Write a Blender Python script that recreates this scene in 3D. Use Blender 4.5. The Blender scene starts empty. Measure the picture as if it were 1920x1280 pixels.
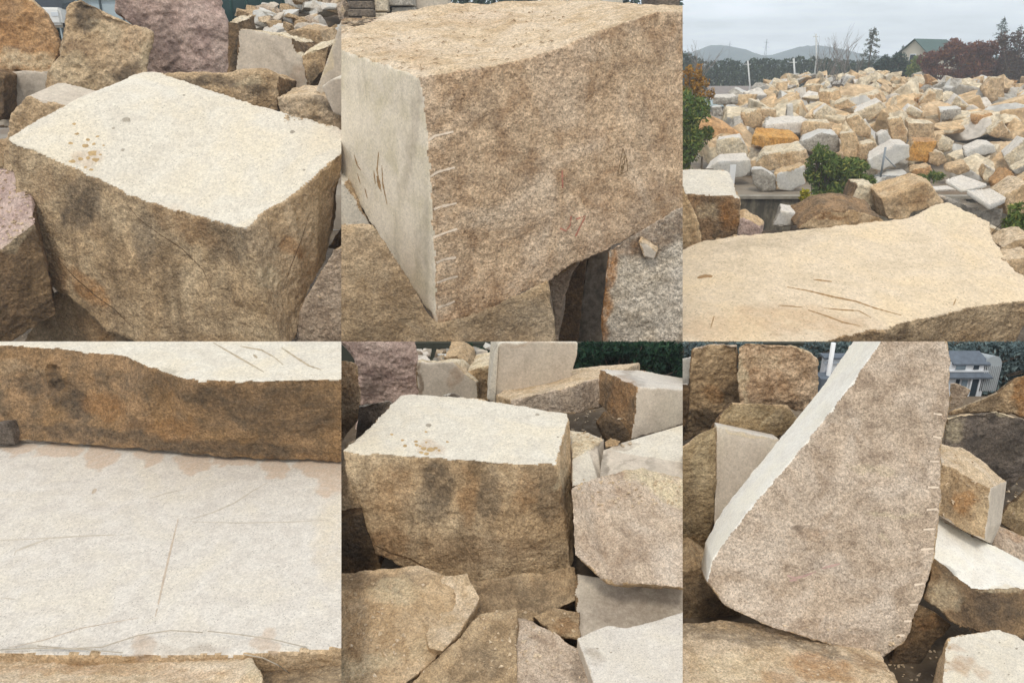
import bpy, bmesh, math, random
from mathutils import Vector, Matrix, noise
from mathutils.bvhtree import BVHTree
C = bpy.context
SC = C.scene
R = math.radians
random.seed(7)

# ------------------------------------------------------------------ camera, sky, sun, exposure
F_PX = 1400.0                      # focal length in photo pixels (photo 1920 x 1280)
EYE = Vector((0, 0, 7.0))
PITCH = math.atan((640 - 118) / F_PX)
cam_d = bpy.data.cameras.new('camera'); cam = bpy.data.objects.new('camera', cam_d)
SC.collection.objects.link(cam); SC.camera = cam
cam_d.sensor_width = 36; cam_d.lens = 36 * F_PX / 1920
cam_d.clip_start = 0.1; cam_d.clip_end = 6000
cam.location = EYE; cam.rotation_euler = (R(90) - PITCH, 0, 0)

SUN_EL, SUN_AZ = R(58), R(-166)     # azimuth measured from +Y towards +X
sd = bpy.data.lights.new('sun', 'SUN'); so = bpy.data.objects.new('sun', sd); SC.collection.objects.link(so)
sd.energy = 1.2; sd.angle = R(10.0); sd.color = (1.0, 0.95, 0.87)
sdir = Vector((math.sin(SUN_AZ) * math.cos(SUN_EL), math.cos(SUN_AZ) * math.cos(SUN_EL), math.sin(SUN_EL)))
so.rotation_euler = sdir.to_track_quat('Z', 'Y').to_euler()
so.location = (0, 0, 60)

W = bpy.data.worlds.new('World'); SC.world = W; W.use_nodes = True
nt = W.node_tree; nt.nodes.clear()
def wn(t, **k):
    n = nt.nodes.new(t)
    for a, b in k.items(): setattr(n, a, b)
    return n
sky = wn('ShaderNodeTexSky', sky_type='NISHITA', sun_disc=False, sun_elevation=SUN_EL, sun_rotation=SUN_AZ, dust_density=3.0, ozone_density=1.0, air_density=1.0)
bg = wn('ShaderNodeBackground'); out = wn('ShaderNodeOutputWorld')
bg.inputs['Strength'].default_value = 0.135
geo = wn('ShaderNodeTexCoord'); mp = wn('ShaderNodeMapping'); mp.inputs['Scale'].default_value = (2.2, 2.2, 16)
cn = wn('ShaderNodeTexNoise'); cn.inputs['Scale'].default_value = 2.2; cn.inputs['Detail'].default_value = 6; cn.inputs['Roughness'].default_value = .6
cr = wn('ShaderNodeValToRGB'); cr.color_ramp.elements[0].position = .34; cr.color_ramp.elements[0].color = (.5, .5, .5, 1); cr.color_ramp.elements[1].position = .66; cr.color_ramp.elements[1].color = (.97, .97, .97, 1)
mx = wn('ShaderNodeMix', data_type='RGBA'); mx.inputs[7].default_value = (8.5, 9.0, 9.7, 1)
L = nt.links.new
L(geo.outputs['Generated'], mp.inputs['Vector']); L(mp.outputs[0], cn.inputs['Vector']); L(cn.outputs['Fac'], cr.inputs[0])
L(cr.outputs[0], mx.inputs[0]); L(sky.outputs[0], mx.inputs[6]); L(mx.outputs[2], bg.inputs['Color']); L(bg.outputs[0], out.inputs['Surface'])
SC.view_settings.view_transform = 'Standard'; SC.view_settings.look = 'None'
SC.view_settings.exposure = 0.07; SC.view_settings.gamma = 1.0
SC.cycles.max_bounces = 5; SC.cycles.diffuse_bounces = 3; SC.cycles.transparent_max_bounces = 8

# ------------------------------------------------------------------ view geometry helpers
CP, SP = math.cos(PITCH), math.sin(PITCH)
def ray(px, py):
    a = (px - 960) / F_PX; b = (640 - py) / F_PX
    return Vector((a, CP + b * SP, -SP + b * CP))
def at(px, py, d):
    r = ray(px, py); return EYE + r * (d / r.y)
def atz(px, py, z):
    r = ray(px, py); return EYE + r * ((z - EYE.z) / r.z)
def proj(p):
    q = p - EYE; w = q.y * CP - q.z * SP; h = q.y * SP + q.z * CP
    return (960 + F_PX * q.x / w, 640 - F_PX * h / w)
OX = {1: 0, 2: 640, 3: 1280, 4: 0, 5: 640, 6: 1280}
OY = {1: 0, 2: 0, 3: 0, 4: 640, 5: 640, 6: 640}
def pt(P, u, v, d): return at(OX[P] + u / 2, OY[P] + v / 2, d)
def ptz(P, u, v, z): return atz(OX[P] + u / 2, OY[P] + v / 2, z)
# the yard's sawn stones end on straight cuts; cut planes per bay
def cut_planes(P):
    x0, y0 = OX[P], OY[P]; pl = []
    def vert(px, sgn):
        n = ray(px, 100).cross(ray(px, 900)).normalized()
        if n.x < 0: n = -n
        pl.append(n * sgn)
    if x0 > 0: vert(x0, -1)
    if x0 < 1280: vert(x0 + 640, 1)
    n = ray(100, 640).cross(ray(1800, 640)).normalized()
    if n.z < 0: n = -n
    pl.append(n if y0 else -n)
    return pl

# ------------------------------------------------------------------ materials
def srgb(r, g, b, k=1.0):
    f = lambda c: (c / 255 / 12.92 if c <= 10.3 else ((c / 255 + .055) / 1.055) ** 2.4) * k
    return (min(.85, f(r)), min(.85, f(g)), min(.85, f(b)), 1)
class NT:
    def __init__(s, name):
        s.m = bpy.data.materials.new(name); s.m.use_nodes = True; s.t = s.m.node_tree; s.b = s.t.nodes['Principled BSDF']
        s.b.inputs['Specular IOR Level'].default_value = .25
    def n(s, t, **k):
        n = s.t.nodes.new(t)
        for a, b in k.items(): setattr(n, a, b)
        return n
    def l(s, a, b): s.t.links.new(a, b)
    def noise(s, vec, sc, det=3, rough=.6, dist=0):
        n = s.n('ShaderNodeTexNoise'); n.inputs['Scale'].default_value = sc; n.inputs['Detail'].default_value = det
        n.inputs['Roughness'].default_value = rough; n.inputs['Distortion'].default_value = dist; s.l(vec, n.inputs['Vector']); return n.outputs['Fac']
    def ramp(s, f, a, b, lo=0., hi=1.):
        n = s.n('ShaderNodeMapRange'); n.inputs[1].default_value = a; n.inputs[2].default_value = b; n.inputs[3].default_value = lo; n.inputs[4].default_value = hi
        s.l(f, n.inputs[0]); return n.outputs[0]
    def mix(s, f, a, b, mode='MIX'):
        n = s.n('ShaderNodeMix', data_type='RGBA', blend_type=mode)
        for i, v in ((0, f), (6, a), (7, b)):
            if isinstance(v, (int, float)): n.inputs[i].default_value = v
            elif isinstance(v, tuple): n.inputs[i].default_value = v
            else: s.l(v, n.inputs[i])
        return n.outputs[2]
    def math(s, op, a, b):
        n = s.n('ShaderNodeMath', operation=op)
        for i, v in ((0, a), (1, b)):
            if isinstance(v, (int, float)): n.inputs[i].default_value = v
            else: s.l(v, n.inputs[i])
        return n.outputs[0]
    def col(s, c): s.l(c, s.b.inputs['Base Color'])

# kind: (c1, c2, c3, grain, specks, bump, streak)
KIND = {
 'sawn_peach': (srgb(217,197,167), srgb(207,187,156), srgb(222,198,160), .11, .45, .15, 0),
 'sawn_chalk':  (srgb(238,232,218), srgb(228,221,206), srgb(238,230,210), .07, .3, .12, 0),
 'sawn_cream': (srgb(215,206,187), srgb(206,196,177), srgb(217,204,178), .11, .4, .15, 0),
 'sawn_white': (srgb(212,203,188), srgb(201,191,176), srgb(211,200,180), .11, .5, .15, 0),
 'sawn_grey': (srgb(204,190,170), srgb(192,178,158), srgb(208,196,174), .10, .20, .12, .2),
 'sawn_pale_grey':(srgb(202,198,188), srgb(190,186,176), srgb(206,196,174), .09, .22, .15, 0),
 'sawn_green': (srgb(222,209,186), srgb(206,193,164), srgb(226,213,190), .09, .25, .10, .55),
 'rough_brown': (srgb(194,165,126), srgb(153,127,94), srgb(204,180,144), .26, .4, .9, .6),
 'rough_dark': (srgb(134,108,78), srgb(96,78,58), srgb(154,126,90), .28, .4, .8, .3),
 'rough_rust': (srgb(164,132,96), srgb(122,102,78), srgb(154,120,80), .28, .45, .9, .3),
 'rough_tan': (srgb(202,173,134), srgb(174,145,108), srgb(210,186,152), .24, .35, .8, .15),
 'rough_pinkish': (srgb(216,186,150), srgb(176,144,110), srgb(224,200,170), .29, .5, .9, .12),
 'rough_mauve': (srgb(204,182,156), srgb(172,150,126), srgb(214,196,174), .26, .45, .9, .1),
 'rough_light': (srgb(212,188,154), srgb(190,164,128), srgb(220,200,172), .26, .4, .7, 0),
 'granular':    (srgb(214,200,178), srgb(186,170,146), srgb(224,212,194), .38, .6, .6, 0),
 'pink': (srgb(196,170,154), srgb(172,146,134), srgb(206,184,168), .22, .35, .7, .1),
 'orange': (srgb(192,148,100), srgb(168,126,82), srgb(208,172,128), .24, .3, .8, 0),
 'ochre':       (srgb(202,150,78), srgb(178,124,60), srgb(212,172,110), .22, .3, .6, 0),
 'cream_rough': (srgb(213,197,166), srgb(191,168,132), srgb(221,208,184), .22, .35, .6, 0),
 'tan_rough': (srgb(206,176,134), srgb(180,148,108), srgb(214,192,158), .24, .35, .6, 0),
 'grey_rough':  (srgb(172,164,150), srgb(140,132,118), srgb(188,180,164), .24, .4, .6, 0),
 'grey_dark':   (srgb(116,104,92), srgb(84,76,68), srgb(136,122,104), .28, .4, .7, .2),
 'olive': (srgb(184,160,122), srgb(148,126,92), srgb(196,172,134), .26, .4, .8, .35),
}
BUCK = [4.6, 5.8, 7.5, 9.8, 14.0, 18.0, 24.0, 32.0, 48.0, 80.0]
_mc = {}
def granite(kind, d):
    b = min(BUCK, key=lambda x: abs(math.log(x / d))); key = (kind, b)
    if key in _mc: return _mc[key]
    s = b / F_PX; c1, c2, c3, gr, spk, bmp, stk = KIND[kind]
    N = NT('granite_' + kind)
    tc = N.n('ShaderNodeTexCoord'); m = N.n('ShaderNodeMapping'); m.inputs['Scale'].default_value = (1 / s,) * 3
    N.l(tc.outputs['Object'], m.inputs[0]); V = m.outputs[0]
    g = N.noise(V, .24, 3, .8); g2 = N.noise(V, .11, 3, .7); bl = N.noise(V, .022, 5, .65, .4); bg_ = N.noise(V, .0075, 4, .6, .8)
    col = N.mix(N.ramp(bl, .40, .62), c1, c2); col = N.mix(N.ramp(bg_, .45, .66, 0, .8), col, c3)
    if stk:
        m2 = N.n('ShaderNodeMapping'); m2.inputs['Scale'].default_value = (1 / s, 1 / s, .12 / s); N.l(tc.outputs['Object'], m2.inputs[0])
        st = N.noise(m2.outputs[0], .022, 4, .6); d2 = tuple(x * .62 for x in c2[:3]) + (1,)
        col = N.mix(N.ramp(st, .50, .68, 0, stk), col, d2)
    # mineral grain: light feldspar and dark mica
    gm = N.ramp(N.math('ADD', N.math('MULTIPLY', g, .6), N.math('MULTIPLY', g2, .4)), .36, .64, 1 - gr * 1.15, 1 + gr * .9)
    vc = N.n('ShaderNodeTexVoronoi'); vc.inputs['Scale'].default_value = .27; N.l(V, vc.inputs['Vector']); vs = N.n('ShaderNodeSeparateColor'); N.l(vc.outputs['Color'], vs.inputs[0])
    vc2 = N.n('ShaderNodeTexVoronoi'); vc2.inputs['Scale'].default_value = .45; N.l(V, vc2.inputs['Vector']); vs2 = N.n('ShaderNodeSeparateColor'); N.l(vc2.outputs['Color'], vs2.inputs[0])
    cry = N.math('ADD', N.math('MULTIPLY', vs.outputs[0], .6), N.math('MULTIPLY', vs2.outputs[1], .4))
    gm = N.math('MULTIPLY', gm, N.ramp(cry, .15, .85, 1 - gr * 1.05, 1 + gr * .95))
    gc = N.n('ShaderNodeCombineColor'); [N.l(gm, gc.inputs[i]) for i in range(3)]
    col = N.mix(1.0, col, gc.outputs[0], 'MULTIPLY')
    vo = N.n('ShaderNodeTexVoronoi'); vo.inputs['Scale'].default_value = .19; N.l(V, vo.inputs['Vector'])
    dk = N.math('MULTIPLY', N.ramp(vo.outputs['Distance'], .16, .28, 1, 0), N.ramp(N.noise(V, .07, 2), .42, .56))
    col = N.mix(N.math('MULTIPLY', dk, spk), col, srgb(78, 62, 48))
    a = N.n('ShaderNodeAttribute', attribute_name='stain'); sp = N.n('ShaderNodeSeparateColor'); N.l(a.outputs['Color'], sp.inputs[0])
    a4 = N.n('ShaderNodeAttribute', attribute_name='stain_beige')
    brk = N.ramp(N.noise(V, .05, 5, .7), .30, .60, .35, 1.0)
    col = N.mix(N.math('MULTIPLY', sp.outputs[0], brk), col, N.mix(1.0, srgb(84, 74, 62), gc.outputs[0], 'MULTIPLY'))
    col = N.mix(N.math('MULTIPLY', sp.outputs[1], brk), col, N.mix(1.0, srgb(162, 112, 60), gc.outputs[0], 'MULTIPLY'))
    col = N.mix(N.math('MULTIPLY', sp.outputs[2], brk), col, N.mix(1.0, srgb(214, 196, 160), gc.outputs[0], 'MULTIPLY'))
    col = N.mix(N.math('MULTIPLY', a4.outputs['Fac'], N.ramp(N.noise(V, .05, 5, .7), .30, .60, .6, 1.0)), col, N.mix(1.0, srgb(198, 175, 150), gc.outputs[0], 'MULTIPLY'))
    N.col(col); N.b.inputs['Roughness'].default_value = .9
    h = N.math('ADD', N.math('MULTIPLY', g, .5), N.math('ADD', N.math('MULTIPLY', N.noise(V, .055, 5, .7), 1.6), N.math('MULTIPLY', g2, .6)))
    bp = N.n('ShaderNodeBump'); bp.inputs['Strength'].default_value = min(1, bmp); bp.inputs['Distance'].default_value = 5 * s * min(1.0, bmp + .2)
    N.l(h, bp.inputs['Height']); N.l(bp.outputs[0], N.b.inputs['Normal'])
    _mc[key] = N.m; return N.m
_pm = {}
def plain(name, c, rough=.7, var=.15, scale=3., metal=0, c2=None):
    if name in _pm: return _pm[name]
    N = NT(name); tc = N.n('ShaderNodeTexCoord'); n1 = N.noise(tc.outputs['Object'], scale, 6, .65)
    N.col(N.mix(N.ramp(n1, .35, .65), tuple(x * (1 - var) for x in c[:3]) + (1,), c2 or tuple(min(.9, x * (1 + var)) for x in c[:3]) + (1,)))
    N.b.inputs['Roughness'].default_value = rough; N.b.inputs['Metallic'].default_value = metal
    _pm[name] = N.m; return N.m

# ------------------------------------------------------------------ objects
def link(o, parent=None):
    SC.collection.objects.link(o)
    if parent: o.parent = parent
    return o
def tag(o, label, cat, group=None, kind=None):
    if label: o['label'] = label
    if cat: o['category'] = cat
    if group: o['group'] = group
    if kind: o['kind'] = kind
    return o
def empty(name, loc, label, cat, group=None, rz=0):
    o = bpy.data.objects.new(name, None); o.empty_display_size = .3; o.location = loc; o.rotation_euler.z = rz
    link(o); return tag(o, label, cat, group)
def mesh_obj(name, bm, mats, parent=None, origin=None, smooth=False):
    """links a bmesh given in world space (or, with a parent, in the parent's own space)"""
    if origin is not None: bmesh.ops.translate(bm, verts=bm.verts, vec=-Vector(origin))
    me = bpy.data.meshes.new(name); bm.to_mesh(me); bm.free()
    for m in (mats if isinstance(mats, (list, tuple)) else [mats]): me.materials.append(m)
    if smooth:
        for p in me.polygons: p.use_smooth = True
    o = bpy.data.objects.new(name, me)
    if origin is not None: o.location = origin
    return link(o, parent)
def box(bm, c, s, rz=0, mi=0, rx=0):
    g = bmesh.ops.create_cube(bm, size=1); vs = g['verts']
    M = Matrix.Translation(Vector(c)) @ Matrix.Rotation(rz, 4, 'Z') @ Matrix.Rotation(rx, 4, 'X') @ Matrix.Diagonal((*s, 1))
    bmesh.ops.transform(bm, matrix=M, verts=vs)
    for f in {f for v in vs for f in v.link_faces}: f.material_index = mi
    return vs
def tube(bm, pts, rads, n=6, mi=0):
    rings = []
    for i, p in enumerate(pts):
        p = Vector(p); t = (Vector(pts[min(i + 1, len(pts) - 1)]) - Vector(pts[max(i - 1, 0)])).normalized()
        x = t.orthogonal().normalized(); y = t.cross(x); r = rads[i] if isinstance(rads, (list, tuple)) else rads
        rings.append([bm.verts.new(p + (x * math.cos(6.2832 * k / n) + y * math.sin(6.2832 * k / n)) * r) for k in range(n)])
    for a, b in zip(rings, rings[1:]):
        for k in range(n):
            f = bm.faces.new((a[k], a[(k + 1) % n], b[(k + 1) % n], b[k])); f.material_index = mi; f.smooth = True
    for rr in (rings[0][::-1], rings[-1]):
        f = bm.faces.new(rr); f.material_index = mi

SEED = [0]
def stone(P, name, label, A, d, back, mats, cat='stone block', group=None, amp=1.0, vox=None, over=None, stains=(), bs=1.0, clip=True, top_z=.5, jag=1.0, carve=(), clean=False):
    """A stone: outline polygon A (bay coordinates, optional own depth) swept to a second ring.
    mats = (front, top, side); over = {edge index: kind}; stains = (u, v, ru, rv, angle, (r, g, b))"""
    SEED[0] += 1; sx = Vector((SEED[0] * 13.7, SEED[0] * 7.3, SEED[0] * 3.1))
    A3 = [pt(P, p[0], p[1], p[2] if len(p) > 2 else d) for p in A]
    if isinstance(back, list): B3 = [pt(P, *p) for p in back]
    elif back[0] == 'v':           # swept straight back along the sight line, slightly narrowing
        c = sum(A3, Vector()) / len(A3); rv = (c - EYE).normalized() * back[1]
        B3 = [c + (p - c) * .86 + rv for p in A3]
    else:
        c = sum(A3, Vector()) / len(A3); bv = Vector(back)
        B3 = [c + (p - c) * bs + bv for p in A3]
    n = len(A3); s = sum((p.y for p in A3)) / n / F_PX
    bm = bmesh.new(); va = [bm.verts.new(p) for p in A3]; vb = [bm.verts.new(p) for p in B3]
    fa = bm.faces.new(va); fb = bm.faces.new(vb[::-1]); sides = []
    for i in range(n): sides.append(bm.faces.new((va[(i + 1) % n], va[i], vb[i], vb[(i + 1) % n])))
    bmesh.ops.recalc_face_normals(bm, faces=bm.faces)
    kinds = [mats[0], mats[1], mats[2]]
    def ki(k):
        if k not in kinds: kinds.append(k)
        return kinds.index(k)
    fa.material_index = 0; fb.material_index = 2
    for i, f in enumerate(sides):
        f.material_index = ki(over[i]) if over and i in over else (1 if f.normal.z > top_z else 2)
    bmesh.ops.triangulate(bm, faces=bm.faces)
    bm.faces.ensure_lookup_table()
    omi = [f.material_index for f in bm.faces]
    bvh = BVHTree.FromBMesh(bm)
    us = [p[0] for p in A]; vs_ = [p[1] for p in A]
    dim = max(max(us) - min(us), max(vs_) - min(vs_)) / 2
    vx = vox or max(2.2, min(5.0, dim / 80))
    me = bpy.data.meshes.new('tmp'); bm.to_mesh(me); bm.free()
    ob = bpy.data.objects.new('tmp', me); SC.collection.objects.link(ob)
    md = ob.modifiers.new('r', 'REMESH'); md.mode = 'VOXEL'; md.voxel_size = vx * s; md.adaptivity = 0
    dg = C.evaluated_depsgraph_get(); me2 = bpy.data.meshes.new_from_object(ob.evaluated_get(dg))
    bpy.data.objects.remove(ob); bpy.data.meshes.remove(me)
    bm = bmesh.new(); bm.from_mesh(me2); bpy.data.meshes.remove(me2)
    bmesh.ops.recalc_face_normals(bm, faces=bm.faces)
    for f in bm.faces:
        c = f.calc_center_median(); w = noise.noise_vector((c / s) / 22 + sx) * (4 * s)
        h = bvh.find_nearest(c + w)
        f.material_index = omi[h[2]] if h[2] is not None else 0
    rough = [0.06 if k.startswith('sawn') else 1.0 for k in kinds]
    bm.normal_update()
    disp = []
    for v in bm.verts:
        fs = v.link_faces
        wt = sum(rough[f.material_index] for f in fs) / max(1, len(fs))
        q = v.co / s
        n1 = noise.noise(q / 95 + sx) * 7.5; n2 = noise.noise(q / 34 + sx) * 3.6
        n3 = abs(noise.noise(q / 16 + sx)) * -3.2 + 1.2; n4 = noise.noise(q / 7 + sx) * 1.1
        e = 0.
        if wt < .9 and wt > .08: e = noise.noise(q / 20 + sx * 2) * 2.2 * jag
        disp.append(v.normal * ((n1 + n2 + n3 + n4) * wt * amp + e) * s)
    for v, dv in zip(bm.verts, disp): v.co += dv
    for (line, wd, dp) in carve:     # half-round hollows such as drill holes
        for v in bm.verts:
            px, py = proj(v.co); u = (px - OX[P]) * 2; w = (py - OY[P]) * 2
            if not (line[0][0] - 60 < u < line[-1][0] + 60 or line[-1][0] - 60 < u < line[0][0] + 60): continue
            best = 1e9
            for (x0, y0), (x1, y1) in zip(line, line[1:]):
                dx, dy = x1 - x0, y1 - y0; t = max(0, min(1, ((u - x0) * dx + (w - y0) * dy) / (dx * dx + dy * dy))); best = min(best, math.hypot(u - x0 - t * dx, w - y0 - t * dy))
            if best < wd: v.co -= v.normal * (dp * s * math.sqrt(1 - (best / wd) ** 2))
    if clip:
        for pn in cut_planes(P):
            if any((v.co - EYE).dot(pn) > 1e-4 for v in bm.verts):
                g = bmesh.ops.bisect_plane(bm, geom=bm.verts[:] + bm.edges[:] + bm.faces[:], plane_co=EYE, plane_no=pn, clear_outer=True, clear_inner=False)
                ed = [x for x in g['geom_cut'] if isinstance(x, bmesh.types.BMEdge)]
                nf = bmesh.ops.holes_fill(bm, edges=[e for e in ed if e.is_valid and e.is_boundary], sides=0)
                for f in nf['faces']: f.material_index = 2
    for f in bm.faces: f.smooth = True
    for e in bm.edges:
        if len(e.link_faces) == 2 and e.calc_face_angle(0) > R(42): e.smooth = False
    # origin at the base
    xs = [v.co.x for v in bm.verts]; ys = [v.co.y for v in bm.verts]; zs = [v.co.z for v in bm.verts]
    org = Vector(((min(xs) + max(xs)) / 2, (min(ys) + max(ys)) / 2, min(zs)))
    lay = bm.verts.layers.float_color.new('stain'); lay4 = bm.verts.layers.float.new('stain_beige')  # holds real stains and, on some stones, painted shade
    for v in bm.verts:
        r = g = b = al = 0.
        if stains:
            px, py = proj(v.co); u = (px - OX[P]) * 2; w = (py - OY[P]) * 2
            wob = noise.noise_vector(v.co / s / 40 + sx)
            w2 = noise.noise_vector(v.co / s / 15 + sx); u += wob.x * 26 + w2.x * 12; w += wob.y * 26 + w2.y * 12
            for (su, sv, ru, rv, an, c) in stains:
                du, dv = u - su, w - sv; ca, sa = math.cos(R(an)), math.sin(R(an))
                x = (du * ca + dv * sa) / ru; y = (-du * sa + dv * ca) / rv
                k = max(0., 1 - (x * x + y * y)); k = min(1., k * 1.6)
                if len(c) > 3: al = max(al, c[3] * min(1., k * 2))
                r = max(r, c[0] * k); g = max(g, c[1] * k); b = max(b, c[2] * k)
        if clean and all(kinds[f.material_index].startswith('sawn') for f in v.link_faces): r = 0.
        v[lay] = (r, g, b, 1); v[lay4] = al
    dd = sum(p.y for p in A3) / n
    o = mesh_obj(name, bm, [granite(k, dd) for k in kinds], origin=org)
    tag(o, label, cat, group)
    o['_p'] = P
    return o
def bvh_of(o):
    me = o.data; return BVHTree.FromPolygons([v.co + o.location for v in me.vertices], [p.vertices[:] for p in me.polygons])
_bv = {}
def cast(o, P, u, v):
    if o.name not in _bv: _bv[o.name] = bvh_of(o)
    r = ray(OX[P] + u / 2, OY[P] + v / 2).normalized()
    h = _bv[o.name].ray_cast(EYE, r)
    return (h[0], h[1], r) if h[0] is not None else None
def mark(o, P, pts, w, mat, name, taper=True, lift=.5, label=None):
    """a thin strip that follows the stone's surface (score, drill groove, chalk stroke); w in photo pixels"""
    s = (o.location - EYE).length / F_PX
    smp = []
    for (a, b) in zip(pts, pts[1:]):
        m = max(2, int(math.dist(a, b) / 7))
        for i in range(m): smp.append((a[0] + (b[0] - a[0]) * i / m, a[1] + (b[1] - a[1]) * i / m))
    smp.append(pts[-1]); bm = bmesh.new(); prev = None; N = len(smp)
    for i, (u, v) in enumerate(smp):
        t0 = smp[max(0, i - 1)]; t1 = smp[min(N - 1, i + 1)]; tx, ty = t1[0] - t0[0], t1[1] - t0[1]; ln = math.hypot(tx, ty) or 1
        nx, ny = -ty / ln, tx / ln
        k = w * ((.35 + .65 * math.sin(math.pi * (i + .5) / N)) if taper else 1) * (1 + .8 * noise.noise(Vector((u / 9, v / 9, 3))))
        if taper and k < w * .30: prev = None; continue
        a = cast(o, P, u + nx * k, v + ny * k); b = cast(o, P, u - nx * k, v - ny * k)
        if not a or not b or (a[0] - b[0]).length > 12 * k * s: prev = None; continue
        cur = []
        for h in (a, b):
            nn = h[1] if h[1].dot(h[2]) < 0 else -h[1]
            cur.append(bm.verts.new(h[0] + nn * (lift * s * .4) - o.location))
        if prev: bm.faces.new((prev[0], cur[0], cur[1], prev[1]))
        prev = cur
    if not bm.faces: bm.free(); return None
    c = mesh_obj(name, bm, mat, parent=o)
    if label: c['label'] = label
    return c
def spot(o, P, u, v, r, mat, name):
    s = (o.location - EYE).length / F_PX; bm = bmesh.new(); ctr = cast(o, P, u, v)
    if not ctr: bm.free(); return
    ring = []
    for k in range(9):
        a = k * 6.2832 / 9; rr = r * random.uniform(.65, 1.2); h = cast(o, P, u + math.cos(a) * rr, v + math.sin(a) * rr * .6)
        if not h: bm.free(); return
        ring.append(bm.verts.new(h[0] + h[1] * (.1 * s) - o.location))
    cv = bm.verts.new(ctr[0] + ctr[1] * (.7 * s) - o.location)
    for k in range(9): bm.faces.new((ring[k], ring[(k + 1) % 9], cv))
    return mesh_obj(name, bm, mat, parent=o, smooth=True)
# ------------------------------------------------------------------ setting: yards, bank, heap ground, hills
def lerp(x, tab):
    if x <= tab[0][0]: return tab[0][1]
    for (a, b), (c, d) in zip(tab, tab[1:]):
        if x <= c: return b + (d - b) * (x - a) / (c - a)
    return tab[-1][1]
HD = [(135, 112), (150, 98), (165, 84), (200, 68), (250, 57), (300, 53), (345, 49.2)]     # photo row -> distance up the heap
HD_INV = [(d, y) for y, d in HD][::-1]
def heap_z(d):
    py = lerp(d, HD_INV); r = ray(1600, py); return EYE.z + r.z * d / r.y
def ground_z(x, y):
    if y < 16: return lerp(y, [(12, 1.5), (15, 0.0), (16, 0.0)])
    z = lerp(y, [(16, 7 - 16 * .3729 - .06), (22, 7 - 22 * .3729 - .2), (25, -2.5), (44.8, -2.5), (45.1, -.46), (60, -.46)])
    if 48 < y < 125 and x > 5:
        h = (heap_z(y) if y < 106 else heap_z(106) + (y - 106) * -.28) - 1.05
        xl = lerp(y, [(49, 13.2), (57, 16), (68, 19), (84, 27), (100, 34), (112, 40)])
        k = max(0, min(1, (x - xl) / 3.0)) * max(0, min(1, (y - 48) / 1.5))
        z = z + max(0, h - z) * k
    return z
def ground_mat(name, c1, c2, c3, sc):
    N = NT(name); tc = N.n('ShaderNodeTexCoord'); V = tc.outputs['Object']
    n1 = N.noise(V, sc, 6, .7); n2 = N.noise(V, sc * 6, 4, .7); n3 = N.noise(V, sc * .3, 3)
    c = N.mix(N.ramp(n1, .4, .62), c1, c2); c = N.mix(N.ramp(n3, .45, .6), c, c3)
    N.col(N.mix(N.ramp(n2, .5, .7, 0, .5), c, srgb(150, 136, 116))); N.b.inputs['Roughness'].default_value = .95
    bp = N.n('ShaderNodeBump'); bp.inputs['Strength'].default_value = .7; bp.inputs['Distance'].default_value = .05; N.l(n2, bp.inputs['Height']); N.l(bp.outputs[0], N.b.inputs['Normal'])
    return N.m
def sheet(name, xs, ys, zf, mat, jit=.06):
    bm = bmesh.new(); g = []
    for y in ys:
        g.append([bm.verts.new((x, y, zf(x, y) + noise.noise(Vector((x * .7, y * .7, 0))) * jit)) for x in xs])
    for a, b in zip(g, g[1:]):
        for i in range(len(xs) - 1):
            f = bm.faces.new((a[i], a[i + 1], b[i + 1], b[i])); f.smooth = True
    o = mesh_obj(name, bm, mat); o['kind'] = 'structure'; return o
fr = lambda a, b, n: [a + (b - a) * i / n for i in range(n + 1)]
M_dirt = ground_mat('yard_dirt', srgb(96, 82, 66), srgb(70, 60, 48), srgb(112, 96, 76), .8)
M_pave = ground_mat('yard_paving', srgb(150, 138, 120), srgb(124, 112, 96), srgb(116, 98, 76), .35)
sheet('yard_ground', fr(-40, 40, 60), fr(-30, 2, 12) + fr(3, 15.98, 40), ground_z, M_dirt)
sheet('bank', fr(-60, 8, 30) + fr(9, 60, 60), fr(16, 26, 14) + fr(27, 44.8, 10), ground_z, M_dirt)
sheet('ground', fr(-140, 8, 30) + fr(9, 90, 110) + fr(95, 160, 12), [44.8, 45.1] + fr(45.3, 46, 3) + fr(46.5, 126, 110), lambda x, y: ground_z(x, y) if y < 125.9 else -.46, M_pave, .05)
sheet('land', fr(-3500, 3500, 30), fr(126, 4500, 30), lambda x, y: -.46 - (0 if y > 130 else .0), ground_mat('far_field', srgb(108, 108, 78), srgb(88, 96, 66), srgb(120, 112, 84), .02), 0)
# dressed concrete wall holding the bank between the two yards
bm = bmesh.new(); box(bm, (0, 16.06, .42), (80, .11, 1.14))
tag(mesh_obj('retaining_wall', bm, plain('grey_concrete', srgb(66, 68, 58), .9, .25, 2.)), 'low grey concrete wall along the foot of the bank behind the lower stones', 'wall')
# hills
def hill(name, d, prof, mat, thick):
    bm = bmesh.new(); rows = []
    for k, (fy, fz) in enumerate(((-.9, 0.), (-.5, .55), (-.2, .88), (0, 1.), (.4, .7), (1., 0.))):
        row = []
        for i in range(181):
            px = 1180 + i * 5; base = lerp(px, prof)
            if px < 1300: base = lerp(px, prof)
            h = max(2, base * d / F_PX + noise.noise(Vector((px / 9, 0, d))) * .9 + noise.noise(Vector((px / 3, 4, d))) * .5)
            row.append(bm.verts.new((at(px, 120, d).x, d + fy * thick, -.5 + (h + 7.5) * fz + noise.noise(Vector((px / 7, k * 3, 0))) * (1.2 if 0 < k < 5 else 0))))
        rows.append(row)
    for a, b in zip(rows, rows[1:]):
        for i in range(180): bm.faces.new((a[i], a[i + 1], b[i + 1], b[i])).smooth = True
    o = mesh_obj(name, bm, mat); o['kind'] = 'structure'
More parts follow.
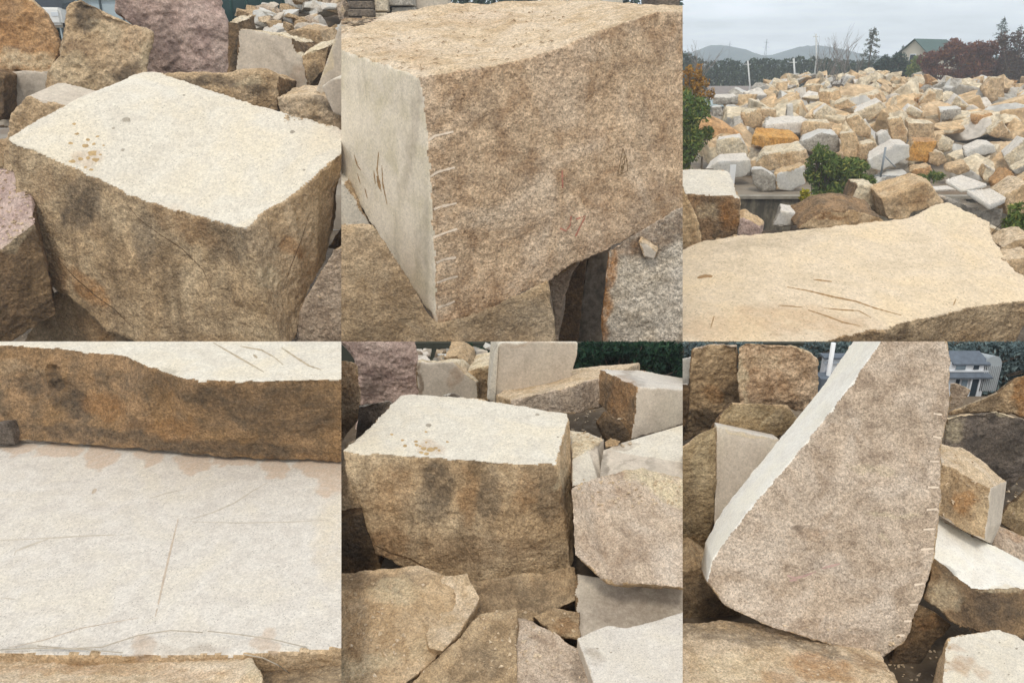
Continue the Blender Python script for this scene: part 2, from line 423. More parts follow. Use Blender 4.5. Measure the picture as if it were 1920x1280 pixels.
M_hill = ground_mat('hill_woods_hazed', srgb(60, 80, 86), srgb(46, 64, 72), srgb(70, 88, 90), .05)  # blue of distant haze is put into the hill colour
hill('hills', 820, [(1180, 10), (1300, 18), (1330, 29), (1350, 29), (1370, 26), (1400, 16), (1420, 11), (1450, 13), (1475, 18), (1500, 27), (1530, 28), (1550, 24), (1580, 17), (1620, 12), (1700, 9), (2080, 12)], M_hill, 200)

# ------------------------------------------------------------------ vegetation
def leaf_mat(name, c1, c2, c3):
    N = NT('leaves_' + name); a = N.n('ShaderNodeAttribute', attribute_name='tint'); sp = N.n('ShaderNodeSeparateColor'); N.l(a.outputs['Color'], sp.inputs[0])
    c = N.mix(sp.outputs[0], c1, c2); c = N.mix(N.ramp(sp.outputs[1], .7, 1, 0, 1), c, c3)
    N.col(c); N.b.inputs['Roughness'].default_value = .75; N.b.inputs['Specular IOR Level'].default_value = .15
    return N.m
LM = {'green': leaf_mat('green', srgb(108, 124, 60), srgb(74, 98, 46), srgb(156, 152, 76)),
      'dark': leaf_mat('dark', srgb(54, 72, 48), srgb(36, 52, 38), srgb(78, 92, 58)),
      'teal': leaf_mat('teal', srgb(62, 82, 72), srgb(40, 58, 54), srgb(92, 108, 88)),
      'bottle': leaf_mat('bottle', srgb(30, 58, 40), srgb(18, 40, 30), srgb(56, 84, 54)),
      'red': leaf_mat('red', srgb(122, 80, 64), srgb(94, 62, 56), srgb(146, 104, 66)),
      'orange': leaf_mat('orange', srgb(176, 122, 54), srgb(132, 110, 50), srgb(196, 146, 70)),
      'yellow': leaf_mat('yellow', srgb(176, 160, 44), srgb(132, 136, 40), srgb(206, 186, 76)),
      'brown': leaf_mat('brown', srgb(96, 78, 66), srgb(72, 60, 56), srgb(112, 96, 72)),
      'hazed': leaf_mat('hazed', srgb(100, 116, 114), srgb(72, 88, 90), srgb(126, 140, 134)),  # pale grey blue leaves, haze put into their colour
      'conifer': leaf_mat('conifer', srgb(78, 88, 70), srgb(58, 70, 58), srgb(112, 100, 74))}
M_bark = plain('bark', srgb(92, 80, 68), .9, .25, 6)
def leaves(bm, lay, blobs, n, sz, cull=None, stretch=1.5, rng=random):
    tot = sum(b[1].x * b[1].z for b in blobs)
    for c, r in blobs:
        tb = rng.random()
        for _ in range(int(n * r.x * r.z / tot)):
            while True:
                v = Vector((rng.uniform(-1, 1), rng.uniform(-1, 1), rng.uniform(-1, 1)))
                if .2 < v.length < 1: break
            v = v.normalized() * v.length ** .45
            p = c + Vector((v.x * r.x, v.y * r.y, v.z * r.z)) * (1 + .28 * noise.noise((c + v * 2.2) * 1.7))
            if cull and not cull(p): continue
            a = Vector((rng.gauss(0, 1), rng.gauss(0, 1), rng.gauss(0, .8))).normalized(); b = a.orthogonal().normalized()
            b.rotate(Matrix.Rotation(rng.random() * 6.28, 3, a)); k = sz * rng.uniform(.6, 1.4); e = a.cross(b)
            q = [bm.verts.new(p + b * k * stretch), bm.verts.new(p + e * k * .5), bm.verts.new(p - b * k * stretch), bm.verts.new(p - e * k * .5)]
            f = bm.faces.new(q); t = min(1, max(0, tb * .5 + rng.random() * .5)); t2 = rng.random()
            for x in q: x[lay] = (t, t2, 0, 1)
def tree(name, label, cat, px, base_z, d, blobs, mat, n, lf, trunk=None, cull=None, group=None, stretch=1.5, stems=1, seed=1):
    """blobs: (px, py, rx, ry[, d]) in photo pixels at distance d; lf = leaf size in photo pixels"""
    rng = random.Random(seed); s = d / F_PX
    x = at(px, 120, d).x; root = empty(name, (x, d, base_z), label, cat, group)
    bl = []
    for b in blobs:
        dd = b[4] if len(b) > 4 else d; c = at(b[0], b[1], dd); r0 = Vector((b[2] * s, (b[2] + b[3]) / 2 * s, b[3] * s))
        for k in range(9):
            v = Vector((rng.uniform(-1, 1), rng.uniform(-1, 1), rng.uniform(-1, 1)))
            if v.length > 1: v.normalize()
            f = rng.uniform(.28, .55); bl.append((c + Vector((v.x * r0.x, v.y * r0.y, v.z * r0.z)) * .78, r0 * f))
    bm = bmesh.new(); lay = bm.verts.layers.float_color.new('tint')
    leaves(bm, lay, bl, n, lf * s, cull, stretch, rng)
    mesh_obj('crown', bm, LM[mat], origin=None, parent=root).matrix_parent_inverse = Matrix.Translation(-root.location)
    bm = bmesh.new(); tw = trunk or 3
    for k in range(stems):
        bx = root.location + Vector((rng.uniform(-1, 1) * tw * s * (stems - 1) * 1.5, rng.uniform(-1, 1) * tw * s * (stems - 1), 0))
        for c, r in bl:
            if rng.random() < .72: continue
            top = c + Vector((0, 0, r.z * .5)); mid = bx.lerp(c, .55) + Vector((rng.uniform(-.3, .3) * r.x, 0, 0)); mid.x = mid.x * .6 + bx.x * .4
            tube(bm, [bx, bx.lerp(mid, .6), mid, c, top], [tw * s, tw * .8 * s, tw * .55 * s, tw * .35 * s, tw * .12 * s], 6)
    if not bm.verts: tube(bm, [root.location, bl[0][0]], [tw * s, tw * .3 * s], 6)
    mesh_obj('trunk' if stems == 1 else 'stem', bm, M_bark, parent=root).matrix_parent_inverse = Matrix.Translation(-root.location)
    return root
def bare_tree(label, px, d, base_z, top_py, spread, seed, group=None, cat='bare tree'):
    rng = random.Random(seed); s = d / F_PX; root = empty('bare_tree', (at(px, 120, d).x, d, base_z), label, cat, group)
    H = at(px, top_py, d).z - base_z; bm = bmesh.new()
    def br(p, dr, ln, r, dep):
        q = p + dr * ln; m = p.lerp(q, .5) + Vector((rng.uniform(-1, 1), rng.uniform(-1, 1), 0)) * ln * .06
        tube(bm, [p, m, q], [r, r * .8, r * .6], 4)
        if dep:
            for k in range(3 if dep > 1 else 4):
                nd = (dr + Vector((rng.uniform(-.55, .55), rng.uniform(-.55, .55), rng.uniform(-.05, .35)))).normalized()
                br(p.lerp(q, rng.uniform(.45, 1)), nd, ln * rng.uniform(.5, .75), r * .55, dep - 1)
    for k in range(3):
        br(Vector((rng.uniform(-1, 1) * spread * .25 * s, 0, 0)), Vector((rng.uniform(-.22, .22), rng.uniform(-.2, .2), 1)).normalized(), H * .5, s * 1.0, 3)
    mesh_obj('trunk', bm, plain('pale_bark', srgb(132, 122, 112), .9, .2, 3), parent=root); return root
def conifer(label, px, d, base_z, top_py, width, seed, mat='conifer', n=1500, group=None):
    rng = random.Random(seed); s = d / F_PX; root = empty('conifer', (at(px, 120, d).x, d, base_z), label, 'conifer', group)
    H = at(px, top_py, d).z - base_z; bm = bmesh.new(); tube(bm, [(0, 0, 0), (0, 0, H * .6), (0, 0, H)], [s * 2.2, s * 1.2, s * .25], 6)
    mesh_obj('trunk', bm, M_bark, parent=root); bm = bmesh.new(); lay = bm.verts.layers.float_color.new('tint')
    for k in range(90):
        t = .12 + .86 * k / 90; a = rng.random() * 6.28; ln = width * .62 * s * (1 - t) ** .5 * rng.uniform(.6, 1.25) + .1 * s
        for j in range(int(n / 90)):
            f = rng.random() ** .5; p = Vector((math.cos(a) * ln * f, math.sin(a) * ln * f, H * t - ln * f * .25)) + Vector((rng.gauss(0, 1), rng.gauss(0, 1), rng.gauss(0, 1))) * s * 1.3
            u = Vector((rng.gauss(0, 1), rng.gauss(0, 1), rng.gauss(0, .5))).normalized(); v = u.orthogonal().normalized(); kk = s * rng.uniform(.9, 1.9)
            q = [bm.verts.new(p + u * kk), bm.verts.new(p + v * kk * .5), bm.verts.new(p - u * kk), bm.verts.new(p - v * kk * .5)]; bm.faces.new(q)
            c = (rng.random(), rng.random(), 0, 1)
            for x in q: x[lay] = c
    mesh_obj('crown', bm, LM[mat], parent=root); return root
# ------------------------------------------------------------------ bay 3: the heap under the sky
T1 = stone(3, 'stone_slab', 'huge pale sawn slab with dark score lines in front of the stone heap', [(-20, 940, 22.3), (90, 900, 22.8), (260, 880, 23), (450, 858, 23.4), (650, 840, 23.6), (850, 815, 23.8), (950, 765, 24.5), (1000, 755, 24.5), (1060, 790, 24), (1150, 832, 23.5), (1160, 890, 22.8), (1250, 1020, 20.5), (1310, 1060, 20), (1310, 1122, 19.2), (1060, 1155, 18.7), (900, 1195, 18.2), (600, 1262, 17.4), (480, 1300, 16.9), (-20, 1320, 16.7)], 20, (0, .3, -1.7),
   ('sawn_peach', 'sawn_peach', 'rough_brown'), cat='stone slab', vox=3.6, stains=[(450, 1200, 330, 60, 5, (0, .28, 0)), (1000, 800, 120, 60, 0, (0, 0, .6)), (150, 1230, 200, 60, 0, (0, .2, 0)), (300, 905, 330, 35, -8, (.22, 0, 0))])
M_score = plain('dark_score', srgb(158, 126, 86), .9, .2, 8)
for pts, w in (([(385, 1075), (470, 1090), (560, 1112), (650, 1130), (720, 1155), (820, 1182)], 3), ([(490, 1048), (560, 1056)], 2.6), ([(470, 1162), (540, 1185), (600, 1208), (665, 1222)], 2.6), ([(530, 1155), (600, 1162), (660, 1165), (705, 1190)], 2.2), ([(360, 1145), (450, 1152)], 1.8), ([(105, 1230), (118, 1185)], 2.4), ([(1015, 1145), (1025, 1120)], 2.2), ([(55, 1042), (85, 1035), (112, 1036)], 7)):
    mark(T1, 3, pts, w, M_score, 'score_line')
def S3(A, d, t, mats, label, name='stone_block', cat='stone block', grp=None, **k):
    return stone(3, name, label, A, d, t, mats, cat=cat, group=grp, **k)
TB = (.4, 1.6, .1)
S3([(-20, 735), (20, 728), (190, 735), (208, 748), (210, 800), (205, 880), (130, 905), (-20, 930)], 25, (.3, 2.2, .55), ('rough_rust', 'sawn_cream', 'rough_tan'), 'orange brown block with flat sawn top at left behind the huge slab', stains=[(90, 790, 60, 40, 0, (0, 0, .4)), (170, 810, 40, 80, 0, (0, .8, 0))])
S3([(-20, 690), (5, 700), (60, 850), (70, 920), (-20, 940)], 24.4, (-.5, 1.4, 0), ('tan_rough', 'tan_rough', 'tan_rough'), 'orange tan stone wedge leaning on the flat topped block', name='boulder', cat='boulder')
S3([(340, 842), (365, 790), (430, 800), (480, 802), (510, 815), (470, 850)], 27, (.3, 1.0, .1), ('sawn_pale_grey', 'sawn_white', 'grey_rough'), 'small pale grey slab in front of the stained concrete wall')
S3([(205, 820), (230, 812), (295, 850), (290, 890), (205, 900)], 25.5, (.3, 1, 0), ('pink', 'tan_rough', 'pink'), 'pinkish brown stone lump beside the flat topped block', name='boulder', cat='boulder')
S3([(430, 860), (450, 835), (530, 797), (640, 788), (745, 815), (760, 850)], 26, (.2, 1.8, .3), ('tan_rough', 'rough_rust', 'tan_rough'), 'long reddish tan mound of stone behind the huge slab', name='boulder', cat='boulder', stains=[(560, 805, 70, 14, 0, (.2, .7, 0))])
S3([(632, 745), (655, 692), (712, 690), (752, 740), (746, 800), (640, 805)], 29, (.3, 1.6, 0), ('cream_rough', 'cream_rough', 'rough_dark'), 'cream wedge shaped stone right of the bamboo bush', stains=[(690, 795, 70, 26, 10, (.9, 0, 0))])
S3([(744, 745), (870, 702), (905, 688), (930, 695), (978, 762), (860, 800), (840, 830), (765, 830)], 27.5, (.3, 1.8, .2), ('tan_rough', 'tan_rough', 'rough_tan'), 'large orange tan block standing behind the huge slab', stains=[(860, 740, 90, 30, -10, (0, .3, 0))])
S3([(760, 700), (770, 692), (900, 698), (905, 712), (765, 716)], 30.5, (0, .6, .05), ('sawn_pale_grey', 'sawn_white', 'sawn_grey'), 'narrow pale grey curb stone lying behind the orange tan block', name='curb_stone', cat='curb stone', amp=.2)
S3([(940, 712), (1020, 708), (1030, 716), (945, 722)], 30.5, (0, .6, .05), ('sawn_white', 'sawn_white', 'sawn_grey'), 'narrow white curb stone beside the two grey sawn slabs', name='curb_stone', cat='curb stone', amp=.2)
S3([(985, 735), (1070, 775), (1190, 788), (1192, 850), (1080, 850), (1000, 770)], 27.8, (-.9, 1.6, .15), ('grey_rough', 'sawn_grey', 'grey_rough'), 'grey brown base block under the two sawn slabs')
S3([(1064, 712), (1152, 768), (1212, 742), (1208, 762), (1152, 790), (1066, 732)], 27.4, [(1064, 712, 27.6), (1150, 704, 28.6), (1210, 738, 28.2), (1208, 760, 28.2), (1150, 730, 28.6), (1066, 732, 27.6)], ('sawn_pale_grey', 'sawn_white', 'sawn_pale_grey'), 'light grey sawn slab lying lower on the grey block', name='sawn_slab', cat='stone slab', amp=.3, grp='sawn slabs on the grey block', over={0: 'sawn_white', 1: 'sawn_white', 2: 'sawn_white'})
S3([(985, 672), (1048, 714), (1140, 692), (1138, 704), (1046, 724), (985, 688)], 28.2, [(985, 672, 28.6), (1040, 654, 29.6), (1140, 690, 29.2), (1138, 700, 29.2), (1040, 690, 29.6), (985, 688, 28.6)], ('sawn_pale_grey', 'sawn_white', 'sawn_pale_grey'), 'light grey sawn slab lying uppermost, partly over the lower slab', name='sawn_slab', cat='stone slab', amp=.3, grp='sawn slabs on the grey block')
S3([(1185, 700), (1240, 645), (1252, 690), (1240, 735), (1205, 735)], 31, TB, ('orange', 'orange', 'orange'), 'orange pointed stone beside the sawn slabs at right', name='boulder', cat='boulder')
S3([(1205, 740), (1280, 690), (1310, 700), (1310, 800), (1220, 800)], 28, TB, ('tan_rough', 'rough_light', 'tan_rough'), 'tan stone above the green weeds at the right edge', name='boulder', cat='boulder')
S3([(1150, 880), (1160, 855), (1195, 870), (1205, 925), (1170, 930)], 24.5, (.2, .8, 0), ('tan_rough', 'cream_rough', 'tan_rough'), 'small tan stone against the right end of the huge slab', name='boulder', cat='boulder')
S3([(1190, 930), (1250, 900), (1310, 895), (1310, 980), (1210, 985)], 22.5, (.3, 1.2, .1), ('tan_rough', 'rough_light', 'rough_dark'), 'tan stone right of the huge slab below the weeds', name='boulder', cat='boulder')
S3([(1200, 975), (1310, 965), (1310, 1060), (1250, 1030)], 21.2, (.3, 1, .1), ('rough_tan', 'rough_light', 'rough_dark'), 'brown tan stone wedged at the lower right corner of the huge slab', name='boulder', cat='boulder')
# ---- traced stones of the heap front
HG = 'broken stones of the big heap'
def hs(A, mats, label, off=0., t=1.8, **k):
    vb = max(p[1] for p in A); py = vb / 2; d = lerp(py, HD) - 1.2 - off
    if vb > 640: d = min(49.2, (EYE.z + .46) / (-ray(1600, py).z) * ray(1600, py).y) - .2 - off
    w = (max(p[0] for p in A) - min(p[0] for p in A)) / 2 * d / F_PX
    return stone(3, 'heap_stone', label, A, d, (.15 * w, max(1.0, .6 * w), .12 * w), mats, cat='stone', group=HG, bs=.8, vox=2.2, amp=.7, **k)
CW, TN, GR, OR, OC, BR = ('cream_rough', 'sawn_white', 'tan_rough'), ('tan_rough', 'cream_rough', 'tan_rough'), ('grey_rough', 'sawn_pale_grey', 'grey_rough'), ('orange', 'tan_rough', 'orange'), ('ochre', 'ochre', 'tan_rough'), ('rough_tan', 'cream_rough', 'rough_tan')
hs([(80, 642), (130, 606), (190, 602), (255, 600), (260, 636), (235, 664), (150, 674), (95, 662)], ('sawn_pale_grey', 'sawn_white', 'grey_rough'), 'pale grey boulder on the paving behind the white marker board')
hs([(255, 632), (300, 636), (345, 660), (346, 712), (300, 719), (265, 690)], GR, 'greenish grey stone on the paving under the long tan topped stone')
hs([(345, 655), (400, 640), (458, 622), (460, 690), (410, 718), (352, 711)], ('sawn_pale_grey', 'tan_rough', 'tan_rough'), 'grey stone with tan right end left of the bamboo bush')
hs([(270, 612), (300, 578), (460, 560), (472, 592), (465, 622), (300, 646), (277, 640)], ('tan_rough', 'cream_rough', 'grey_rough'), 'long stone with tan top resting on two grey stones', off=.3, stains=[(380, 632, 90, 14, -6, (.5, 0, 0))])
hs([(252, 545), (265, 508), (330, 512), (420, 515), (442, 530), (428, 566), (310, 560)], OC, 'bright ochre stone under the long white slab at heap front')
hs([(125, 528), (220, 512), (246, 560), (245, 592), (150, 601), (132, 590)], CW, 'cream veined boulder at the left end of the heap front')
hs([(305, 472), (370, 462), (470, 458), (462, 500), (320, 505)], ('sawn_white', 'sawn_white', 'grey_rough'), 'long white slab lying on the ochre stone')
hs([(455, 462), (555, 460), (560, 485), (545, 502), (450, 517)], TN, 'tan stone at the right end of the long white slab')
hs([(440, 532), (520, 500), (580, 505), (592, 570), (520, 575), (450, 560)], GR, 'grey cream stone directly above the bamboo bush')
hs([(585, 500), (650, 492), (667, 560), (655, 602), (600, 592)], TN, 'tall tan stone right above the bamboo bush')
hs([(665, 545), (720, 535), (736, 580), (700, 606), (666, 592)], BR, 'rounded brown stone between bamboo bush and grey sloping slab')
hs([(612, 446), (660, 430), (706, 480), (702, 522), (650, 507), (620, 478)], TN, 'cream and tan faceted stone in the middle of the heap')
hs([(730, 506), (765, 488), (790, 530), (766, 568), (735, 552)], ('sawn_pale_grey', 'sawn_white', 'grey_rough'), 'small whitish wedge left of the upright tan stone')
hs([(765, 446), (815, 440), (841, 490), (836, 540), (790, 541)], TN, 'upright tan block in the middle of the heap', stains=[(805, 500, 30, 30, 0, (0, .6, 0))])
hs([(840, 458), (890, 462), (952, 460), (950, 520), (845, 527)], ('rough_tan', 'cream_rough', 'rough_tan'), 'brown faced squared block with pale top right of the upright tan block')
hs([(695, 602), (800, 540), (850, 545), (856, 590), (740, 642), (700, 630)], ('sawn_pale_grey', 'sawn_white', 'grey_rough'), 'grey sloping slab behind the thin metal frame')
hs([(838, 602), (866, 530), (960, 528), (918, 611)], ('ochre', 'orange', 'tan_rough'), 'tilted orange slab facing out from the heap', off=.5)
hs([(955, 542), (975, 508), (1017, 530), (1002, 565), (960, 562)], CW, 'small white stone right of the tilted orange slab')
hs([(926, 572), (970, 565), (992, 605), (960, 626), (922, 612)], BR, 'grey brown stone under the tilted orange slab')
hs([(1055, 572), (1130, 540), (1175, 545), (1182, 575), (1060, 592)], ('sawn_pale_grey', 'sawn_white', 'grey_rough'), 'pale flat stone lying on the bare patch at right')
hs([(1200, 592), (1282, 518), (1320, 540), (1320, 605), (1225, 632)], CW, 'cream pyramid shaped stone at the right edge of the heap')
hs([(985, 640), (1060, 612), (1080, 640), (1040, 660)], ('rough_tan', 'tan_rough', 'rough_tan'), 'reddish brown low stone above the uppermost sawn slab')
hs([(850, 640), (935, 618), (940, 660), (880, 672)], ('orange', 'tan_rough', 'rough_tan'), 'mossy orange stone below the tilted orange slab')
hs([(1120, 660), (1140, 618), (1175, 640), (1180, 690), (1130, 680)], CW, 'white broken stone behind the uppermost sawn slab')
hs([(1235, 640), (1320, 600), (1320, 650), (1250, 655)], ('grey_rough', 'cream_rough', 'grey_rough'), 'grey cream stone under the pyramid shaped stone')
hs([(1240, 690), (1320, 650), (1320, 700), (1250, 710)], OR, 'orange tan stone at the right edge under the grey cream stone')
hs([(718, 690), (770, 660), (850, 655), (855, 690), (760, 700)], GR, 'low grey stone behind the cream wedge stone')
hs([(485, 432), (540, 392), (575, 420), (552, 458), (500, 456)], CW, 'greyish cream squared stone left of the heap middle')
hs([(560, 392), (620, 368), (660, 395), (622, 416), (575, 420)], TN, 'tan boulder above the greyish cream stone')
hs([(882, 392), (930, 330), (952, 352), (948, 402)], TN, 'tan three sided stone beside a white slab high on the heap')
hs([(930, 330), (978, 336), (980, 372), (950, 395)], CW, 'white slab leaning on the tan three sided stone', off=-.3)
hs([(990, 406), (1030, 355), (1082, 402)], CW, 'white pointed stone high on the heap, a low triangle')
hs([(1120, 342), (1160, 288), (1210, 290), (1208, 372), (1150, 385)], BR, 'tall brown tan stone standing near the right end of the heap crest')
hs([(110, 366), (208, 362), (206, 392), (112, 394)], ('grey_rough', 'sawn_white', 'grey_rough'), 'flat slab with white top behind the left shrub')
hs([(105, 402), (150, 398), (155, 440), (110, 440)], GR, 'grey block under the white topped slab, the left one')
hs([(162, 398), (208, 398), (206, 430), (164, 432)], GR, 'grey block under the white topped slab, the right one')
hs([(963, 412), (1050, 405), (1056, 450), (965, 452)], ('grey_rough', 'sawn_pale_grey', 'tan_rough'), 'grey tan squared block above the brown faced block')
hs([(820, 425), (850, 395), (902, 420), (892, 448)], CW, 'white flat stone above the brown faced squared block')
hs([(225, 425), (290, 410), (297, 475), (238, 482)], TN, 'tan block at the left side of the heap above the long white slab')
hs([(290, 412), (352, 410), (350, 455), (300, 470)], BR, 'brown tan block beside the tan block on the left of the heap')
hs([(390, 395), (415, 385), (420, 455), (392, 458)], ('sawn_pale_grey', 'sawn_white', 'grey_rough'), 'narrow upright grey stone on the left half of the heap')
hs([(640, 425), (745, 380), (772, 410), (700, 460)], CW, 'long pale stone lying across the middle of the heap')
hs([(505, 345), (590, 330), (600, 390), (510, 395)], TN, 'broad tan boulder left of centre below the bare trees')
hs([(660, 372), (740, 345), (750, 385), (690, 398)], BR, 'brown stone with pale top at the centre of the heap')
hs([(1090, 440), (1160, 425), (1180, 460), (1100, 475)], OR, 'orange tan stone on the right slope of the heap')
hs([(1140, 500), (1200, 450), (1235, 500), (1180, 520)], BR, 'brown faceted stone on the right slope above the bare patch')
# ---- the rest of the heap
random.seed(11)
def rock_mesh(i):
    rng = random.Random(100 + i); bm = bmesh.new(); bmesh.ops.create_cube(bm, size=1)
    sc = [(1, .8, .7), (1.35, .8, .42), (1, 1, .8), (1.7, .7, .5), (.8, .7, 1.2), (1.3, 1.0, .32), (1, .6, .9), (1.2, .95, .55)][i % 8]
    for v in bm.verts: v.co = Vector(((v.co.x + rng.uniform(-.2, .2)) * sc[0], (v.co.y + rng.uniform(-.2, .2)) * sc[1], (v.co.z + rng.uniform(-.2, .2)) * sc[2]))
    P8 = [v.co.copy() for v in bm.verts]; bm.free()
    cuts = [(Vector((rng.uniform(-1, 1), rng.uniform(-1, 1), rng.uniform(-.6, 1))).normalized(), rng.uniform(.36, .52)) for k in range(4)]
    bm = bmesh.new()
    for q in P8: bm.verts.new(q)
    bmesh.ops.convex_hull(bm, input=bm.verts[:])
    for n_, k_ in cuts:
        bmesh.ops.bisect_plane(bm, geom=bm.verts[:] + bm.edges[:] + bm.faces[:], plane_co=n_ * k_, plane_no=n_, clear_outer=True)
        pts = [v.co.copy() for v in bm.verts]; bm.free(); bm = bmesh.new()
        for q in pts: bm.verts.new(q)
        bmesh.ops.remove_doubles(bm, verts=bm.verts[:], dist=.01)
        g = bmesh.ops.convex_hull(bm, input=bm.verts[:])
        bmesh.ops.delete(bm, geom=[x for x in set(g['geom_interior'] + g['geom_unused']) if isinstance(x, bmesh.types.BMVert) and x.is_valid and not x.link_faces], context='VERTS')
    bmesh.ops.recalc_face_normals(bm, faces=bm.faces); bm.faces.ensure_lookup_table()
    nm = {}
    for f in bm.faces:
        key = tuple(round(x, 1) for x in f.normal)
        f.material_index = nm.setdefault(key, 1 if rng.random() < .35 else 0)
    omi = [f.material_index for f in bm.faces]; bvh = BVHTree.FromBMesh(bm)
    me = bpy.data.meshes.new('tmp'); bm.to_mesh(me); bm.free(); ob = bpy.data.objects.new('tmp', me); SC.collection.objects.link(ob)
    md = ob.modifiers.new('r', 'REMESH'); md.mode = 'VOXEL'; md.voxel_size = .042
    me2 = bpy.data.meshes.new_from_object(ob.evaluated_get(C.evaluated_depsgraph_get())); bpy.data.objects.remove(ob); bpy.data.meshes.remove(me)
    bm = bmesh.new(); bm.from_mesh(me2); bpy.data.meshes.remove(me2)
    for f in bm.faces:
        h = bvh.find_nearest(f.calc_center_median()); f.material_index = omi[h[2]] if h[2] is not None else 0
    bm.normal_update()
    dsp = [v.normal * (noise.noise(v.co * 3 + Vector((i, 0, 0))) * .03 + noise.noise(v.co * 9 + Vector((0, i, 0))) * .014) for v in bm.verts]
    for v, dv in zip(bm.verts, dsp): v.co += dv
    for f in bm.faces: f.smooth = True
    for e in bm.edges:
        if len(e.link_faces) == 2 and e.calc_face_angle(0) > R(30): e.smooth = False
    me = bpy.data.meshes.new('heap_stone'); bm.to_mesh(me); bm.free()
    me.materials.append(granite('tan_rough', 50)); me.materials.append(granite('sawn_white', 50)); return me
RM = [rock_mesh(i) for i in range(16)]
SETS = [('tan', 'tan_rough', 'cream_rough'), ('cream', 'cream_rough', 'sawn_white'), ('cream', 'cream_rough', 'sawn_pale_grey'), ('brown', 'rough_tan', 'cream_rough'), ('grey', 'grey_rough', 'sawn_pale_grey'), ('orange', 'orange', 'tan_rough'), ('tan', 'tan_rough', 'sawn_white')]
def rock(name, p, size, d, cset, label, cat, group, rng, i=None):
    o = bpy.data.objects.new(name, RM[rng.randrange(16)]); o.location = p
    o.scale = (size * rng.uniform(.85, 1.2), size * rng.uniform(.8, 1.15), size * rng.uniform(.75, 1.1))
    o.rotation_euler = (rng.uniform(-.5, .5), rng.uniform(-.5, .5), rng.random() * 6.28)
    for k in range(2):
        o.material_slots[k].link = 'OBJECT'
    link(o)
    for k in range(2): o.material_slots[k].material = granite(cset[1 + k], d)
    return tag(o, label, cat, group)
rng = random.Random(5)
TR = [[(p[0], p[1]) for p in []]]
traced = []
for o in SC.objects:
    if o.get('group') == HG:
        me = o.data; ps = [proj(v.co + o.location) for v in list(me.vertices)[::7]]
        traced.append((min(p[0] for p in ps), min(p[1] for p in ps), max(p[0] for p in ps), max(p[1] for p in ps)))
rows = [(141, 17), (148, 19), (156, 22), (166, 26), (177, 30), (189, 34), (202, 38), (217, 42), (233, 46), (250, 50), (268, 52), (287, 54), (306, 56), (326, 56)]
for py, sz in rows:
    left = lerp(py, [(141, 1480), (150, 1440), (165, 1402), (190, 1380), (210, 1352), (300, 1345)])
    px = left + rng.uniform(0, sz)
    crest = lambda x: lerp(x, [(1390, 168), (1430, 152), (1500, 141), (1600, 141), (1640, 134), (1680, 143), (1760, 150), (1850, 146), (1900, 152), (1960, 165)])
    while px < 1945:
        y = py + rng.uniform(-.25, .25) * sz; d = lerp(y, HD) + .4
        inside = any(a - 2 < px < c + 2 and b - 2 < y < e + 2 for a, b, c, e in traced)
        bare = ((px - 1825) / 70) ** 2 + ((y - 268) / 26) ** 2 < 1 or (px > 1905 and 185 < y < 215) or (1640 < px < 1790 and y > 305) or (px < 1400 and y > 318) or (px < 1520 and y > 330)
        if y > crest(px) and not bare:
            cs = SETS[rng.choices(range(7), (4, 5, 4, 3, 3, .8, 4))[0]]
            zone = 'crest' if py < 160 else 'upper slope' if py < 195 else 'middle slope' if py < 245 else 'lower slope'
            side = 'left part' if px < 1560 else 'middle' if px < 1740 else 'right part'
            if inside: d += 1.6
            rock('heap_stone', at(px, y, d), sz * rng.choice((.75, 1.0, 1.15, 1.3, 1.5) if py > 180 else (.7, .9, 1.0, 1.15)) * d / F_PX, d, cs, f'{cs[0]} broken stone on the {zone} of the heap, {side}', 'stone', HG, rng)
        px += sz * rng.uniform(.62, .95)
# ---- things around the heap
mk = empty('marker_board', at(1371, 347, 47.2), 'white narrow board standing before the pale grey boulder', 'board')
bm = bmesh.new(); box(bm, (0, 0, .62), (.36, .06, 1.25), mi=0); mesh_obj('panel', bm, plain('white_paint', srgb(236, 236, 232), .5, .03), parent=mk)
bm = bmesh.new(); box(bm, (0, .06, .5), (.07, .06, 1.0)); mesh_obj('stake', bm, plain('old_wood', srgb(120, 104, 84), .8, .2, 8), parent=mk)
fp = empty('fence_post', at(1313, 340, 47.0), 'thin weathered post under the left shrub', 'post')
bm = bmesh.new(); tube(bm, [(0, 0, -.4), (.02, 0, .7), (-.02, 0, 1.5)], .07, 7); box(bm, (.25, 0, .75), (1.0, .05, .05), mi=0); mesh_obj('shaft', bm, plain('old_wood', srgb(120, 104, 84), .8, .2, 8), parent=fp)
# stained concrete wall
N = NT('stained_concrete'); tc = N.n('ShaderNodeTexCoord'); m = N.n('ShaderNodeMapping'); m.inputs['Scale'].default_value = (1, 1, .25); N.l(tc.outputs['Object'], m.inputs[0])
st = N.noise(m.outputs[0], 1.3, 6, .7); b2 = N.noise(tc.outputs['Object'], .8, 5, .7)
N.col(N.mix(N.ramp(b2, .42, .6, 0, .8), N.mix(N.ramp(st, .42, .58), srgb(140, 130, 110), srgb(84, 78, 66)), srgb(66, 62, 52))); N.b.inputs['Roughness'].default_value = .95
cw = empty('concrete_wall', (17, 44.7, -2.6), 'dark stained concrete wall under the paving left of the bamboo bush', 'wall')
bm = bmesh.new(); box(bm, (6, .2, 1.0), (34, .4, 2.0)); mesh_obj('face', bm, N.m, parent=cw)
bm = bmesh.new(); box(bm, (6, .14, 2.1), (34.1, .6, .16)); mesh_obj('coping', bm, plain('coping_concrete', srgb(150, 142, 126), .9, .25, 1.5), parent=cw)
